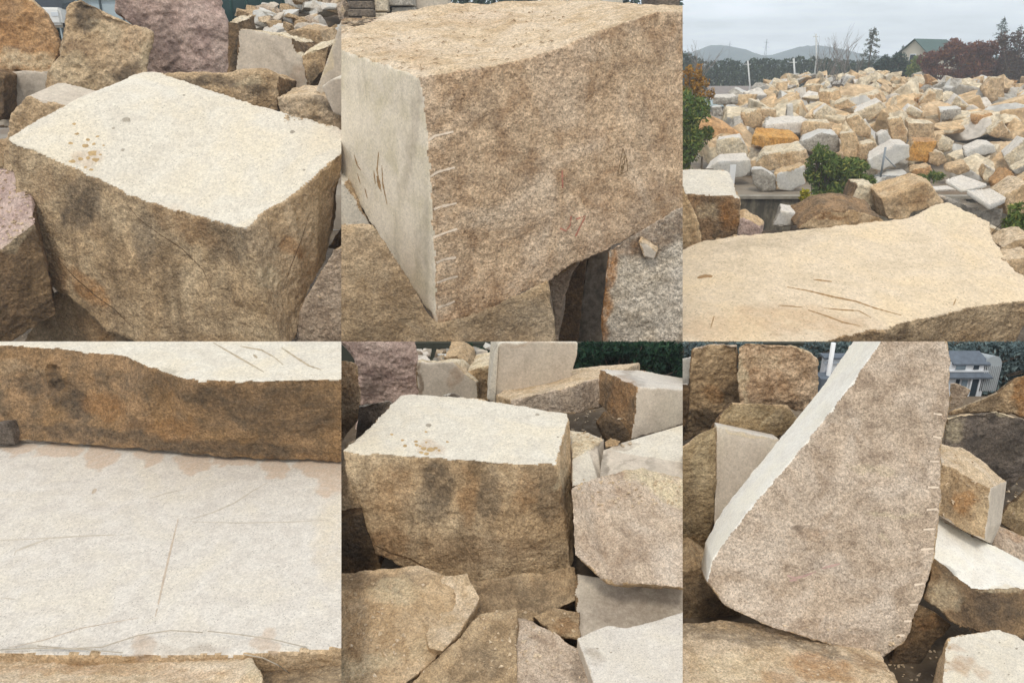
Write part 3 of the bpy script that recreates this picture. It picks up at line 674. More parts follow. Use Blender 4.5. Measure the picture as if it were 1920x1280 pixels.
# thin metal frame
mf = empty('metal_frame', at(1651, 332, 45.6), 'thin grey metal frame with a diagonal brace before the sloping slab', 'frame')
h = 1.75; bm = bmesh.new(); tube(bm, [(0, 0, 0), (0, 0, h)], .06, 6); mesh_obj('upright', bm, plain('galvanised', srgb(140, 146, 148), .5, .1), parent=mf)
bm = bmesh.new(); tube(bm, [(0, 0, h * .72), (.85, .1, h * .32)], .035, 6); mesh_obj('brace', bm, plain('galvanised', srgb(140, 146, 148), .5, .1), parent=mf)
bm = bmesh.new(); tube(bm, [(-.5, 0, .1), (2.2, 0, -.05)], .03, 6); mesh_obj('rail', bm, plain('galvanised', srgb(140, 146, 148), .5, .1), parent=mf)
# bushes
tree('bamboo_bush', 'dense green bamboo bush in front of the heap', 'bush', 1570, -2.2, 41.5, [(1560, 330, 40, 38), (1590, 318, 34, 22), (1545, 300, 26, 24), (1610, 340, 26, 22), (1560, 370, 44, 22), (1535, 340, 22, 26), (1600, 365, 26, 18), (1538, 285, 14, 14)], 'green', 9000, 2.6, 1.4, stretch=2.0, stems=5, seed=3)
tree('shrub', 'yellow leaved shrub at the foot of the bamboo bush', 'shrub', 1520, -2.4, 38.6, [(1518, 378, 20, 14), (1535, 388, 18, 10), (1510, 365, 10, 10)], 'yellow', 1500, 2.4, 1, stems=3, seed=4)
tree('shrub_tree', 'tall green shrub at the left edge before the stone heap', 'tree', 1293, -.5, 46.2, [(1290, 235, 34, 50), (1312, 240, 26, 36), (1300, 190, 28, 34), (1282, 275, 30, 40), (1318, 205, 16, 22), (1290, 300, 26, 20)], 'green', 6500, 2.6, 2.5, seed=5)
tree('shrub_tree', 'orange leaved shrub rising above the tall green shrub', 'tree', 1305, -.5, 47.5, [(1302, 140, 17, 20), (1316, 165, 18, 18), (1330, 178, 10, 12), (1296, 165, 16, 16)], 'orange', 1100, 2.2, 1.6, seed=6)
tree('weed_clump', 'green weeds in the gap at the right edge near the slab', 'weeds', 1905, .4, 24.0, [(1900, 415, 14, 24), (1915, 400, 18, 20), (1908, 435, 16, 14)], 'green', 1500, 2.6, .7, stretch=2.2, stems=4, seed=8)
tree('weed_clump', 'sparse weeds growing between stones below the tilted orange slab', 'weeds', 1745, -.8, 44.0, [(1735, 335, 18, 12), (1755, 330, 14, 12)], 'green', 500, 2.2, .5, stretch=2.2, stems=3, seed=9)
tree('shrub', 'small green shrub growing on the right side of the heap', 'shrub', 1915, lerp(66, [(0, 0)]) + 2.0, 66, [(1912, 200, 16, 12), (1925, 206, 12, 10)], 'green', 700, 2.2, .6, stems=2, seed=10)
# trees behind the heap
bare_tree('pale leafless tree behind the heap, left of its pair', 1556, 118, -.46, 58, 14, 21, 'bare trees behind the heap')
bare_tree('pale leafless tree behind the heap, nearest the round feathery conifer', 1592, 116, -.46, 60, 16, 22, 'bare trees behind the heap')
bare_tree('faint leafless tree rising above the left shrub', 1300, 120, -.46, 72, 10, 23)
bare_tree('short leafless sapling standing in the stones under the pale bare trees', 1568, 88, 2.5, 128, 8, 24)
conifer('feathery grey green conifer behind the middle of the heap', 1629, 122, -.46, 50, 46, 31, n=3800)
conifer('dark tall conifer rising above the reddish trees at right', 1865, 128, -.46, 30, 44, 32, 'teal', n=2400)
conifer('thin dark conifer tip at the right end above the reddish trees', 1899, 131, -.46, 46, 26, 33, 'teal', n=1400)
conifer('tiny conifer left of the house with the green roof', 1688, 133, -.46, 84, 18, 34, 'teal', n=900)
tree('tree', 'dark green rounded tree left of the house', 'tree', 1675, -.46, 117, [(1662, 118, 18, 16), (1685, 116, 18, 17), (1672, 132, 28, 14), (1700, 130, 12, 12)], 'teal', 3600, 2.0, 2, seed=12)
tree('tree', 'yellow green bush in front of the house gable', 'tree', 1720, -.46, 112, [(1722, 118, 14, 12), (1712, 132, 14, 10), (1740, 115, 12, 14)], 'green', 1500, 2.0, 1.5, seed=13)
RG = 'reddish autumn trees behind the heap'
tree('autumn_tree', 'reddish brown autumn tree nearest the house', 'tree', 1762, -.46, 108, [(1755, 118, 26, 22), (1780, 105, 28, 24), (1765, 138, 34, 16)], 'red', 4200, 2.0, 2, group=RG, seed=14)
tree('autumn_tree', 'reddish brown autumn tree second from the house', 'tree', 1815, -.46, 109, [(1808, 98, 30, 22), (1830, 112, 28, 26), (1815, 138, 34, 18), (1795, 85, 14, 12)], 'red', 4600, 2.0, 2, group=RG, seed=15)
tree('autumn_tree', 'reddish brown autumn tree third from the house', 'tree', 1862, -.46, 110, [(1855, 100, 26, 20), (1870, 118, 30, 22), (1860, 138, 30, 14)], 'red', 3800, 2.0, 2, group=RG, seed=16)
tree('autumn_tree', 'dark thinly leaved tree at the far right behind the heap', 'tree', 1910, -.46, 106, [(1905, 90, 24, 26), (1925, 120, 26, 30), (1895, 140, 24, 16), (1880, 80, 12, 14)], 'brown', 3000, 2.0, 2, seed=17)
# wood behind, far hedge line
bm = bmesh.new(); lay = bm.verts.layers.float_color.new('tint'); r2 = random.Random(8); bl = []
for px in range(1270, 1960, 13):
    top = lerp(px, [(1270, 100), (1320, 116), (1400, 114), (1480, 110), (1560, 112), (1640, 118), (1960, 110)]) + r2.uniform(-3, 4)
    for y in (top + 9, top + 24): bl.append((at(px + r2.uniform(-5, 5), y, 175 + r2.uniform(-8, 8)), Vector((11, 8, 10)) * 175 / F_PX))
for px in range(1290, 1500, 16): bl.append((at(px, 156, 172), Vector((12, 8, 16)) * 175 / F_PX))
leaves(bm, lay, bl, 26000, 2.2 * 175 / F_PX, None, 1.3, r2)
for c, r in bl: tube(bm, [Vector((c.x, c.y, -.46)), c], [.25, .08], 4)
w = mesh_obj('woodland', bm, LM['dark']); tag(w, 'dark green belt of woodland below the hills', 'woodland', kind='stuff')
# poles, mast, pylon
M_pole = plain('pale_pole', srgb(206, 206, 200), .7, .06)
def pole(label, p0, p1, d, r):
    a, b = at(*p0, d), at(*p1, d); base = Vector((a.x, d, -.46)); o = empty('utility_pole', base, label, 'pole')
    bm = bmesh.new(); tube(bm, [(0, 0, 0), a - base, b - base], r, 7); mesh_obj('shaft', bm, M_pole, parent=o)
    bm = bmesh.new(); t = b - base; tube(bm, [t + Vector((-.5, 0, -.5)), t + Vector((.5, 0, -.5))], r * .5, 5); mesh_obj('crossarm', bm, M_pole, parent=o)
pole('pale slanting pole left of the heap crest', (1406, 160), (1402, 114), 116, .11)
pole('pale pole standing at the left end of the heap crest', (1491, 152), (1488, 110), 108, .12)
pole('tall slim white pole rising above the hills', (1531, 112), (1530, 64), 165, .16)
def pylon(label, px, top, d, wd, name='pylon'):
    b = Vector((at(px, 120, d).x, d, -.46)); H = at(px, top, d).z + .46; s = d / F_PX; o = empty(name, b, label, 'pylon'); bm = bmesh.new(); r = .22 * s
    L4 = [(sx, sy) for sx in (-1, 1) for sy in (-1, 1)]; lev = [(0, wd), (.35, wd * .62), (.65, wd * .3), (1., .25)]
    for sx, sy in L4: tube(bm, [(sx * w * s / 2, sy * w * s / 2, t * H) for t, w in lev], r, 4)
    for (t, w), (t2, w2) in zip(lev, lev[1:]):
        for a in (-1, 1):
            tube(bm, [(a * w * s / 2, -w * s / 2, t * H), (-a * w2 * s / 2, -w2 * s / 2, t2 * H)], r * .7, 4)
    mesh_obj('tower', bm, plain('pylon_steel', srgb(130, 136, 142), .6, .05), parent=o)
    for t, w in ((.78, 12), (.9, 8)):
        bm = bmesh.new(); tube(bm, [(-w * s / 2, 0, t * H), (0, 0, t * H + s), (w * s / 2, 0, t * H)], r, 4); mesh_obj('crossarm', bm, plain('pylon_steel', srgb(130, 136, 142), .6, .05), parent=o)
pylon('lattice power pylon in the dip between the two hills', 1433, 73, 420, 9)
pylon('short mast on the left hill', 1365, 78, 640, 4)
# house with green roof and low buildings
def gable(name, label, px, d, base, w, dp, h, rh, wall, roof, rz, cat='house', wins=(), over=.4):
    o = empty(name, (at(px, 120, d).x, d, base), label, cat, rz=rz); bm = bmesh.new()
    v = [bm.verts.new(p) for p in ((-w / 2, -dp / 2, 0), (w / 2, -dp / 2, 0), (w / 2, dp / 2, 0), (-w / 2, dp / 2, 0), (-w / 2, -dp / 2, h), (w / 2, -dp / 2, h), (w / 2, dp / 2, h), (-w / 2, dp / 2, h), (-w / 2, 0, h + rh), (w / 2, 0, h + rh))]
    for f in ((0, 1, 5, 4), (2, 3, 7, 6), (1, 2, 6, 9, 5), (3, 0, 4, 8, 7), (3, 2, 1, 0)): bm.faces.new([v[i] for i in f])
    mesh_obj('wall', bm, wall, parent=o); bm = bmesh.new(); t = .14
    for sg in (-1, 1):
        e = over; q = [(-w / 2 - e, sg * (dp / 2 + e), h - rh * e / dp * 2), (w / 2 + e, sg * (dp / 2 + e), h - rh * e / dp * 2), (w / 2 + e, 0, h + rh), (-w / 2 - e, 0, h + rh)]
        a = [bm.verts.new(Vector(p) + Vector((0, 0, .02))) for p in q]; b = [bm.verts.new(Vector(p) + Vector((0, 0, t))) for p in q]
        bm.faces.new(a); bm.faces.new(b)
        for i in range(4): bm.faces.new((a[i], a[(i + 1) % 4], b[(i + 1) % 4], b[i]))
    bmesh.ops.recalc_face_normals(bm, faces=bm.faces); mesh_obj('roof', bm, roof, parent=o)
    for (x, y, z, ww, hh, side) in wins:
        bm = bmesh.new(); box(bm, (x, y, z), (ww, .12, hh) if not side else (.12, ww, hh)); f = mesh_obj('window', bm, plain('window_frame', srgb(225, 228, 230), .5, .03), parent=o)
        bm = bmesh.new(); k = .09
        box(bm, (x, y - k, z), (ww * .8, .06, hh * .8)) if not side else box(bm, (x - k, y, z), (.06, ww * .8, hh * .8))
        mesh_obj('pane', bm, plain('dark_glass', srgb(58, 68, 76), .15, .1), parent=f)
    return o
gable('house', 'pale house with a green tiled roof among trees behind the heap', 1737, 126, -.46, 7.6, 5.4, 8.6, 2.2, plain('pale_render', srgb(200, 192, 172), .9, .06, 1.), plain('green_roof', srgb(78, 98, 92), .7, .12, 2.), R(30), wins=[(-3.8, 0, 8.2, 1.0, 1.1, True)])
gable('shed', 'long low shed with a brownish grey roof left of the heap', 1395, 150, -.46, 13, 6, 2.0, 1.2, plain('grey_wall', srgb(150, 146, 140), .9, .08, 1.), plain('grey_roof', srgb(134, 124, 116), .8, .08, 1.), R(4), cat='shed')
gable('shed', 'low shed with a pale teal grey roof left of the heap, the nearer one', 1365, 128, -.46, 8, 5, 1.0, 1.0, plain('grey_wall', srgb(150, 146, 140), .9, .08, 1.), plain('teal_roof', srgb(150, 162, 160), .7, .08, 1.), R(-12), cat='shed')
# ------------------------------------------------------------------ bay 1: flat topped block on the upper yard
def S1(A, d, t, mats, label, name='stone_block', cat='stone block', grp=None, **k): return stone(1, name, label, A, d, t, mats, cat=cat, group=grp, **k)
J1 = S1([(18, 515, 18.5), (100, 470, 19), (280, 370, 20), (520, 275, 22), (600, 273, 22), (720, 312, 21.6), (860, 360, 21), (1050, 415, 20.6), (1300, 495, 20), (1300, 560, 19.3), (1200, 640, 18.5), (1090, 740, 17.8), (990, 790, 17.3), (925, 862, 16.7), (800, 825, 17.2), (640, 785, 17.5), (480, 730, 17.8), (300, 640, 18.1), (150, 572, 18.3), (60, 545, 18.45)], 19,
   [(100, 1010, 18.5), (160, 1000, 19), (400, 1060, 20.5), (560, 1000, 22.5), (640, 1000, 22.5), (720, 1020, 22), (860, 1050, 21.5), (1000, 1080, 20.8), (1235, 900, 20.2), (1215, 980, 19.2), (1180, 1060, 18.4), (1140, 1160, 17.8), (1110, 1260, 17.3), (1062, 1330, 16.35), (900, 1330, 17), (740, 1320, 17.2), (560, 1310, 17.4), (400, 1240, 17.7), (260, 1120, 18.1), (150, 1060, 18.4)],
   ('sawn_cream', 'rough_brown', 'rough_brown'), 'large squared block with a pale brown spotted flat top and dark streaked sides', vox=3.4, clean=True,
   over={i: 'rough_tan' for i in (9, 10, 11, 12)}, top_z=2,
   stains=[(300, 760, 75, 130, 10, (.75, 0, 0)), (540, 900, 45, 150, 5, (.6, 0, 0)), (850, 880, 130, 120, 30, (.6, 0, 0)), (200, 1020, 60, 120, -20, (0, .45, 0)), (330, 1080, 120, 50, 35, (0, .7, 0)), (700, 850, 160, 60, 25, (0, .25, 0)), (1010, 930, 60, 60, -30, (.35, 0, 0)), (1090, 920, 40, 60, -50, (0, .6, 0)), (330, 590, 70, 40, 10, (0, .28, 0)), (1010, 1040, 60, 60, 0, (0, 0, .5)), (160, 690, 60, 100, 20, (0, .2, 0)), (420, 720, 200, 20, 27, (.35, 0, 0))])
M_spot = plain('lichen_spot', srgb(178, 150, 106), .95, .25, 9); M_spot2 = plain('grey_pit', srgb(160, 150, 132), .95, .2, 9)
for u, v, r in ((278, 465, 8), (288, 503, 9), (264, 537, 11), (330, 524, 9), (318, 546, 13), (352, 540, 8), (365, 512, 7), (388, 546, 6), (345, 575, 20), (358, 600, 14), (330, 592, 11), (303, 596, 11), (270, 606, 12), (342, 637, 9), (320, 628, 7), (376, 580, 7)): spot(J1, 1, u, v, r, M_spot, 'brown_spot')
for u, v, r in ((426, 481, 7), (461, 562, 9), (475, 450, 16), (1097, 495, 10), (1140, 638, 6), (690, 357, 6)): spot(J1, 1, u, v, r, M_spot2, 'pit')
M_crack = plain('dark_crack', srgb(92, 70, 46), .95, .2, 9)
mark(J1, 1, [(470, 760), (520, 820), (600, 880), (680, 930), (760, 1010), (790, 1080)], 1.3, M_crack, 'crack')
mark(J1, 1, [(210, 960), (280, 1040), (360, 1110), (430, 1160), (500, 1230)], 1.8, M_crack, 'crack')
mark(J1, 1, [(1160, 800), (1130, 900), (1090, 1000), (1060, 1090)], 1.1, M_crack, 'crack')
S1([(-20, 630, 19.6), (70, 650, 19.2), (110, 740, 18.4), (132, 830, 17.6), (-20, 955, 17.2)], 18.4, [(-20, 1000, 19.6), (150, 1000, 19.2), (190, 1100, 18.6), (215, 1180, 17.8), (-20, 1320, 17.0)], ('pink', 'rough_dark', 'rough_dark'), 'mauve topped block with dark brown side at the left edge, beside the spotted block', top_z=2, stains=[(60, 900, 90, 30, -40, (0, 0, .35))])
S1([(60, 1320), (160, 1150), (225, 1090), (600, 1100), (700, 1320)], 18.6, (0, 1.2, 0), ('rough_tan', 'rough_tan', 'rough_tan'), 'tan block wedged below the spotted flat topped block', stains=[(330, 1240, 120, 50, 20, (0, .3, 0))])
S1([(1310, 920), (1246, 936), (1205, 1015), (1150, 1110), (1118, 1190), (1090, 1330), (1310, 1330)], 17.4, (.5, 1.6, .1), ('rough_mauve', 'rough_tan', 'rough_mauve'), 'grainy pinkish tan boulder right of the spotted block', name='boulder', cat='boulder')
S1([(1225, 930), (1310, 800), (1310, 950)], 21.5, (.2, 1, 0), ('rough_dark', 'rough_dark', 'rough_dark'), 'small dark brown stone behind the right side of the spotted block', name='boulder', cat='boulder')
S1([(25, 520), (45, 425), (100, 362), (180, 380), (330, 420), (260, 640), (10, 650)], 21.3, (.3, 1.2, .35), ('rough_tan', 'sawn_grey', 'rough_tan'), 'small tan block with narrow pale top behind the left corner of the spotted block')
S1([(-20, 520), (35, 545), (70, 670), (-20, 660)], 21.8, (0, 1.2, 0), ('rough_tan', 'rough_tan', 'rough_tan'), 'tan stone lump at the left edge above the mauve topped block', name='boulder', cat='boulder')
S1([(-20, 270), (12, 285), (15, 420), (-20, 450)], 25, (0, 1.5, 0), ('rough_dark', 'rough_dark', 'rough_dark'), 'dark brown stone at the left edge below the orange boulder', name='boulder', cat='boulder')
S1([(-20, -60), (60, -70), (100, -10), (168, 55), (208, 130), (222, 180), (188, 266), (100, 258), (-20, 255)], 26, ('v', 2.6), ('orange', 'tan_rough', 'orange'), 'big orange boulder at the top left corner', name='boulder', cat='boulder', amp=1.4, stains=[(110, 225, 130, 45, 0, (0, 0, .75)), (25, 235, 50, 60, 0, (0, 0, .5)), (20, 20, 60, 50, 0, (.3, 0, 0)), (90, 175, 110, 14, -15, (.4, 0, 0))])
S1([(-20, 262), (188, 268), (176, 375), (60, 480), (-20, 470)], 25.6, (.2, 2, 0), ('sawn_grey', 'rough_tan', 'rough_dark'), 'grey brown sawn block under the orange boulder', stains=[(80, 420, 200, 160, 0, (.55, 0, 0))])
S1([(262, 8), (300, -14), (330, 5), (400, 38), (462, 66), (576, 122), (566, 200), (556, 300), (500, 340), (320, 400), (240, 385), (168, 365), (178, 300), (186, 278), (215, 215), (232, 150)], 24, ('v', 2.0), ('rough_tan', 'rough_tan', 'rough_brown'), 'brown weathered boulder with dark lichen patch beside the orange boulder', name='boulder', cat='boulder', amp=1.7,
   stains=[(330, 62, 62, 60, 20, (.95, 0, 0)), (400, 110, 90, 40, 20, (0, 0, .3)), (300, 180, 70, 28, 5, (.5, .2, 0)), (270, 260, 90, 70, 0, (0, 0, .42)), (330, 320, 130, 60, -10, (0, 0, .3)), (480, 265, 75, 26, -25, (.7, 0, 0)), (500, 140, 60, 50, 25, (0, .3, 0)), (545, 200, 30, 70, 0, (0, 0, .5)), (240, 368, 70, 12, 10, (.8, 0, 0))])
S1([(440, -40), (825, -40), (826, 20), (840, 60), (862, 140), (874, 262), (800, 300), (515, 320), (530, 110), (430, 50)], 26.6, ('v', 2.6), ('pink', 'pink', 'pink'), 'tall pinkish grey boulder at the top behind the spotted block', name='boulder', cat='boulder', amp=1.8, stains=[(650, 200, 45, 110, 8, (.55, 0, 0)), (600, 150, 50, 150, 12, (.4, 0, 0)), (500, 70, 100, 60, 30, (.3, 0, 0))])
J7 = S1([(900, 112), (960, 116), (1040, 132), (1090, 148), (1112, 200), (1150, 222), (1158, 335), (1100, 362), (1000, 390), (880, 290)], 25, (.4, 1.6, .02), ('sawn_grey', 'cream_rough', 'rough_dark'), 'pale sawn faced block with a brown streaked right corner below the rubble pile', stains=[(1110, 300, 34, 70, 10, (0, .3, 0)), (1040, 200, 120, 16, 38, (.25, 0, 0)), (1090, 270, 90, 14, 70, (.25, 0, 0))])
S1([(845, 75), (893, 80), (900, 130), (905, 280), (860, 275)], 26.2, (0, 1.6, .2), ('rough_dark', 'cream_rough', 'rough_dark'), 'dark brown stone squeezed between pinkish boulder and sawn faced block', stains=[(885, 190, 20, 100, 0, (.8, 0, 0))])
S1([(590, 284), (700, 278), (850, 276), (1000, 270), (1040, 290), (1046, 420), (900, 420), (700, 345)], 23.2, (.2, 1.4, -.15), ('rough_tan', 'rough_tan', 'rough_dark'), 'low mottled stone right behind the far edge of the spotted block', stains=[(760, 305, 180, 22, 0, (.75, 0, 0)), (960, 340, 60, 28, 10, (.6, 0, 0)), (940, 310, 70, 20, 0, (0, 0, .5))])
S1([(1125, 210), (1160, 190), (1240, 165), (1218, 262), (1150, 350)], 24.6, (.2, 1.2, .3), ('rough_brown', 'cream_rough', 'rough_dark'), 'brown stone with light rough top between sawn faced block and leaning slab', stains=[(1180, 190, 60, 18, -15, (0, 0, .8)), (1175, 290, 30, 60, 0, (.7, 0, 0))])
S1([(1085, 120), (1120, 100), (1200, 108), (1215, 165), (1130, 200), (1105, 170)], 27, (.2, 1.5, .1), ('rough_tan', 'rough_tan', 'rough_tan'), 'tan brown stone at the foot of the rubble pile', name='boulder', cat='boulder')
J10 = S1([(1279, 72), (1310, 40), (1310, 310), (1202, 354), (1183, 340)], 23.2, (.5, 1.2, 0), ('sawn_grey', 'sawn_cream', 'sawn_cream'), 'pale slab leaning at the right edge behind the spotted block', name='stone_slab', cat='stone slab', stains=[(1215, 250, 14, 170, 19, (0, 0, .9))])
S1([(1205, 326), (1240, 300), (1310, 280), (1310, 450), (1248, 424)], 22.2, (.3, 1, .2), ('sawn_grey', 'sawn_cream', 'sawn_grey'), 'pale wedge shaped offcut in front of the leaning slab', name='stone_offcut', cat='stone offcut')
S1([(1040, 366), (1150, 362), (1310, 400), (1310, 520), (1180, 470), (1046, 425)], 22.6, (.2, 1.2, .2), ('rough_light', 'rough_light', 'rough_tan'), 'pale low flat stone behind the right edge of the spotted block', stains=[(1200, 385, 90, 16, 8, (.7, 0, 0))])
# rubble pile behind
RP = 'rubble in the small pile behind the sawn faced block'
rng = random.Random(3)
bm = bmesh.new()
for i in range(13):
    for j in range(7):
        u = 900 + i * 35; v = -40 + j * 38; d = 33 - j * .75; p = pt(1, u, v + 26, d); bm.verts.new(p + Vector((0, .6, -.2)))
bm.verts.ensure_lookup_table()
for i in range(12):
    for j in range(6): bm.faces.new([bm.verts[i * 7 + j], bm.verts[(i + 1) * 7 + j], bm.verts[(i + 1) * 7 + j + 1], bm.verts[i * 7 + j + 1]])
o = mesh_obj('rubble_mound', bm, M_dirt, smooth=True); tag(o, 'heaped stone dust under the rubble pieces', 'rubble', kind='stuff')
RSET = [('grey', 'grey_rough', 'sawn_pale_grey'), ('pale', 'sawn_grey', 'sawn_white'), ('brown', 'rough_tan', 'rough_light'), ('tan', 'rough_mauve', 'rough_light'), ('pale', 'sawn_pale_grey', 'sawn_white')]
for k in range(72):
    u = rng.uniform(935, 1290); v = rng.uniform(-25, 130); lo = lerp(u, [(930, 60), (960, 45), (990, 10), (1030, -20)])
    if v < lo: continue
    sz = rng.uniform(16, 34); d = 33 - (v + 40) / 38 * .75 - .5; cs = rng.choice(RSET)
    zone = 'top' if v < 20 else 'middle' if v < 75 else 'foot'; sd_ = 'left' if u < 1090 else 'right'
    rock('rubble_stone', pt(1, u, v, d), sz * d / F_PX, d, cs, f'{cs[0]} rubble piece at the {zone} of the small pile, {sd_} half', 'rubble', RP, rng)
# background of bay 1
tk = empty('water_tank', pt(1, 905, 40, 33.4) - Vector((0, 0, 1.2)), 'dark green ribbed tank behind the rubble pile', 'tank')
bm = bmesh.new(); tube(bm, [(0, 0, -.5), (0, 0, .1), (0, 0, 3.4), (0, 0, 3.7)], [1.95, 2.0, 2.0, 1.4], 40); mesh_obj('shell', bm, plain('green_tank', srgb(34, 58, 56), .45, .2, 1.2), parent=tk)
for k in range(22):
    a = 6.2832 * k / 22
    bm = bmesh.new(); tube(bm, [(math.cos(a) * 2.0, math.sin(a) * 2.0, -.4), (math.cos(a) * 2.0, math.sin(a) * 2.0, 3.4)], .055, 5); mesh_obj('rib', bm, plain('green_rib', srgb(52, 80, 76), .45, .2, 1.2), parent=tk)
vn = empty('white_van', pt(1, 214, 100, 47) , 'white van parked far behind, between the orange and the brown boulder', 'van', rz=R(12))
bm = bmesh.new(); M_wh = plain('van_white', srgb(226, 224, 216), .4, .04)
box(bm, (0, 0, .75), (1.9, 4.2, .9)); bmesh.ops.bevel(bm, geom=bm.edges[:], offset=.12, segments=2, affect='EDGES'); mesh_obj('body', bm, M_wh, parent=vn)
bm = bmesh.new(); vs = box(bm, (0, .2, 1.55), (1.75, 3.0, .75))
for v in vs:
    if v.co.z > 1.6: v.co.y = .2 + (v.co.y - .2) * .82; v.co.x *= .86
cb = mesh_obj('cabin', bm, plain('van_window', srgb(52, 60, 66), .15, .1), parent=vn)
bm = bmesh.new(); box(bm, (0, .2, 1.97), (1.55, 2.5, .08)); mesh_obj('roof', bm, M_wh, parent=vn)
for sx in (-1, 1):
    for sy in (-1.3, 1.3):
        bm = bmesh.new(); tube(bm, [(sx * .82, sy, .34), (sx * 1.0, sy, .34)], .34, 16); w_ = mesh_obj('wheel', bm, plain('tyre', srgb(40, 40, 42), .8, .1), parent=vn)
        bm = bmesh.new(); tube(bm, [(sx * 1.0, sy, .34), (sx * 1.02, sy, .34)], .18, 12); mesh_obj('rim', bm, plain('rim', srgb(170, 172, 174), .4, .05), parent=w_)
    bm = bmesh.new(); box(bm, (sx * .66, -2.1, .85), (.35, .06, .2)); mesh_obj('headlight', bm, plain('lamp_glass', srgb(210, 214, 214), .2, .05), parent=vn)
vn.location.z = pt(1, 214, 100, 47).z - .3
gh = empty('glasshouse', pt(1, 385, 60, 50), 'pale glazed shed with dark posts behind the brown and pinkish boulders', 'shed')
bm = bmesh.new(); box(bm, (0, 1.5, 1.2), (5.6, 3, 6)); mesh_obj('wall', bm, plain('glazing', srgb(176, 190, 192), .35, .08, .8), parent=gh)
bm = bmesh.new()
for k in range(5): box(bm, (-2.6 + k * 1.3, -.06, 1.2), (.09, .09, 6.0))
for k in range(3): box(bm, (0, -.1, -.6 + k * 1.5), (5.6, .06, .07))
mesh_obj('frame', bm, plain('dark_frame', srgb(72, 84, 86), .6, .1), parent=gh)
tree('tree', 'dark green tree filling the gap above the white van', 'tree', 190, -.4, 56, [(175, 8, 60, 30), (120, 0, 60, 30), (90, 30, 40, 26), (215, 20, 50, 30), (100, 60, 60, 26), (150, 66, 60, 20)], 'dark', 5200, 3.4, 4, seed=41)
# hedge row behind the upper yard
bm = bmesh.new(); lay = bm.verts.layers.float_color.new('tint'); r2 = random.Random(18); bl = []
for px in range(-30, 1290, 34):
    for y in (-14, 30, 78): bl.append((at(px, y + r2.uniform(-8, 8), 68 + r2.uniform(-2, 2)), Vector((30, 26, 30)) * 68 / F_PX))
leaves(bm, lay, bl, 15000, 5.5 * 68 / F_PX, lambda p: proj(p)[0] < 1276, 1.3, r2)
for c, r in bl[::3]: tube(bm, [Vector((c.x, c.y, -.46)), c], [.25, .1], 4)
tag(mesh_obj('tree_belt', bm, LM['teal']), 'dark green belt of trees behind the upper yard', 'trees', kind='stuff')

# ------------------------------------------------------------------ bay 2: the big drilled block
def S2(A, d, t, mats, label, name='stone_block', cat='stone block', grp=None, **k): return stone(2, name, label, A, d, t, mats, cat=cat, group=grp, **k)
DG2 = ([(326, 528), (350, 510), (420, 494)], [(334, 662), (360, 645), (425, 628)], [(345, 785), (375, 774), (432, 762)], [(346, 890), (380, 876), (434, 858)], [(356, 985), (385, 972), (430, 965)], [(358, 1060), (395, 1046), (436, 1035)], [(362, 1152), (400, 1140), (425, 1128)])
K1 = S2([(290, 285, 16.9), (460, 266, 17.3), (640, 235, 17.8), (850, 168, 18.4), (1030, 95, 19), (1150, 52, 19.4), (1320, 38, 20), (1320, 765, 19.7), (1070, 900, 18.8), (1000, 945, 18.5), (870, 990, 18.1), (770, 1060, 17.8), (640, 1120, 17.4), (520, 1180, 17.1), (355, 1222, 16.6), (355, 1060, 16.65), (320, 480, 16.8)], 18,
   [(-60, 166, 20.2), (-60, 84, 22.5), (200, 40, 24), (480, 10, 24.5), (800, -4, 24.5), (1080, 8, 24), (1330, 28, 22), (1330, 600, 22), (1070, 700, 23), (900, 640, 24), (760, 640, 24), (600, 620, 24), (420, 640, 24), (200, 640, 23), (-60, 565, 20.2), (-60, 480, 20.2), (-60, 300, 20.2)],
   ('rough_pinkish', 'rough_light', 'rough_pinkish'), 'huge squared block with drilled edge and grainy brown face at the top centre', vox=3.6,
   over={14: 'sawn_green', 15: 'sawn_green', 16: 'sawn_green', 0: 'rough_light', 1: 'rough_light', 2: 'rough_light', 3: 'rough_light', 4: 'rough_light', 5: 'rough_light'}, amp=.8, carve=[(q, 8, 1.2) for q in DG2],
   stains=[(560, 400, 36, 120, 0, (.3, 0, 0)), (1120, 480, 30, 100, 0, (.25, 0, 0)), (1180, 760, 140, 80, -30, (.3, .1, 0)), (650, 650, 300, 60, 0, (.12, 0, 0)), (1100, 880, 100, 30, -30, (.3, .1, 0)), (1120, 210, 160, 120, 0, (.15, 0, 0)), (360, 1190, 90, 30, -15, (0, .35, 0)), (700, 230, 140, 40, -20, (0, .12, 0)), (250, 200, 160, 40, 20, (0, .15, 0)), (520, 70, 200, 40, 0, (0, .15, 0)), (265, 500, 28, 300, 8, (.22, .05, 0)), (300, 900, 30, 160, 5, (.18, 0, 0))])
M_drill = plain('fresh_drill_groove', srgb(226, 206, 180), .9, .08, 9)
for pts in DG2:
    mark(K1, 2, pts, 4.2, M_drill, 'drill_groove', taper=False, lift=1.5)
M_red = plain('red_chalk', srgb(176, 118, 96), .9, .2, 12)
for pts in ([(862, 810), (858, 845), (842, 866), (820, 856)], [(880, 822), (916, 810), (896, 848), (878, 886)], [(828, 640), (830, 706)]): mark(K1, 2, pts, 2.8, M_red, 'red_chalk_stroke', taper=False)
M_dk = plain('dark_chip', srgb(128, 106, 76), .9, .2, 9)
for pts in ([(1056, 556), (1046, 610), (1036, 660), (1074, 640), (1070, 600), (1056, 556)],): mark(K1, 2, pts, 1.5, M_dk, 'scar_outline', taper=False)
mark(K1, 2, [(1062, 585), (1050, 650)], 6, M_dk, 'scar')
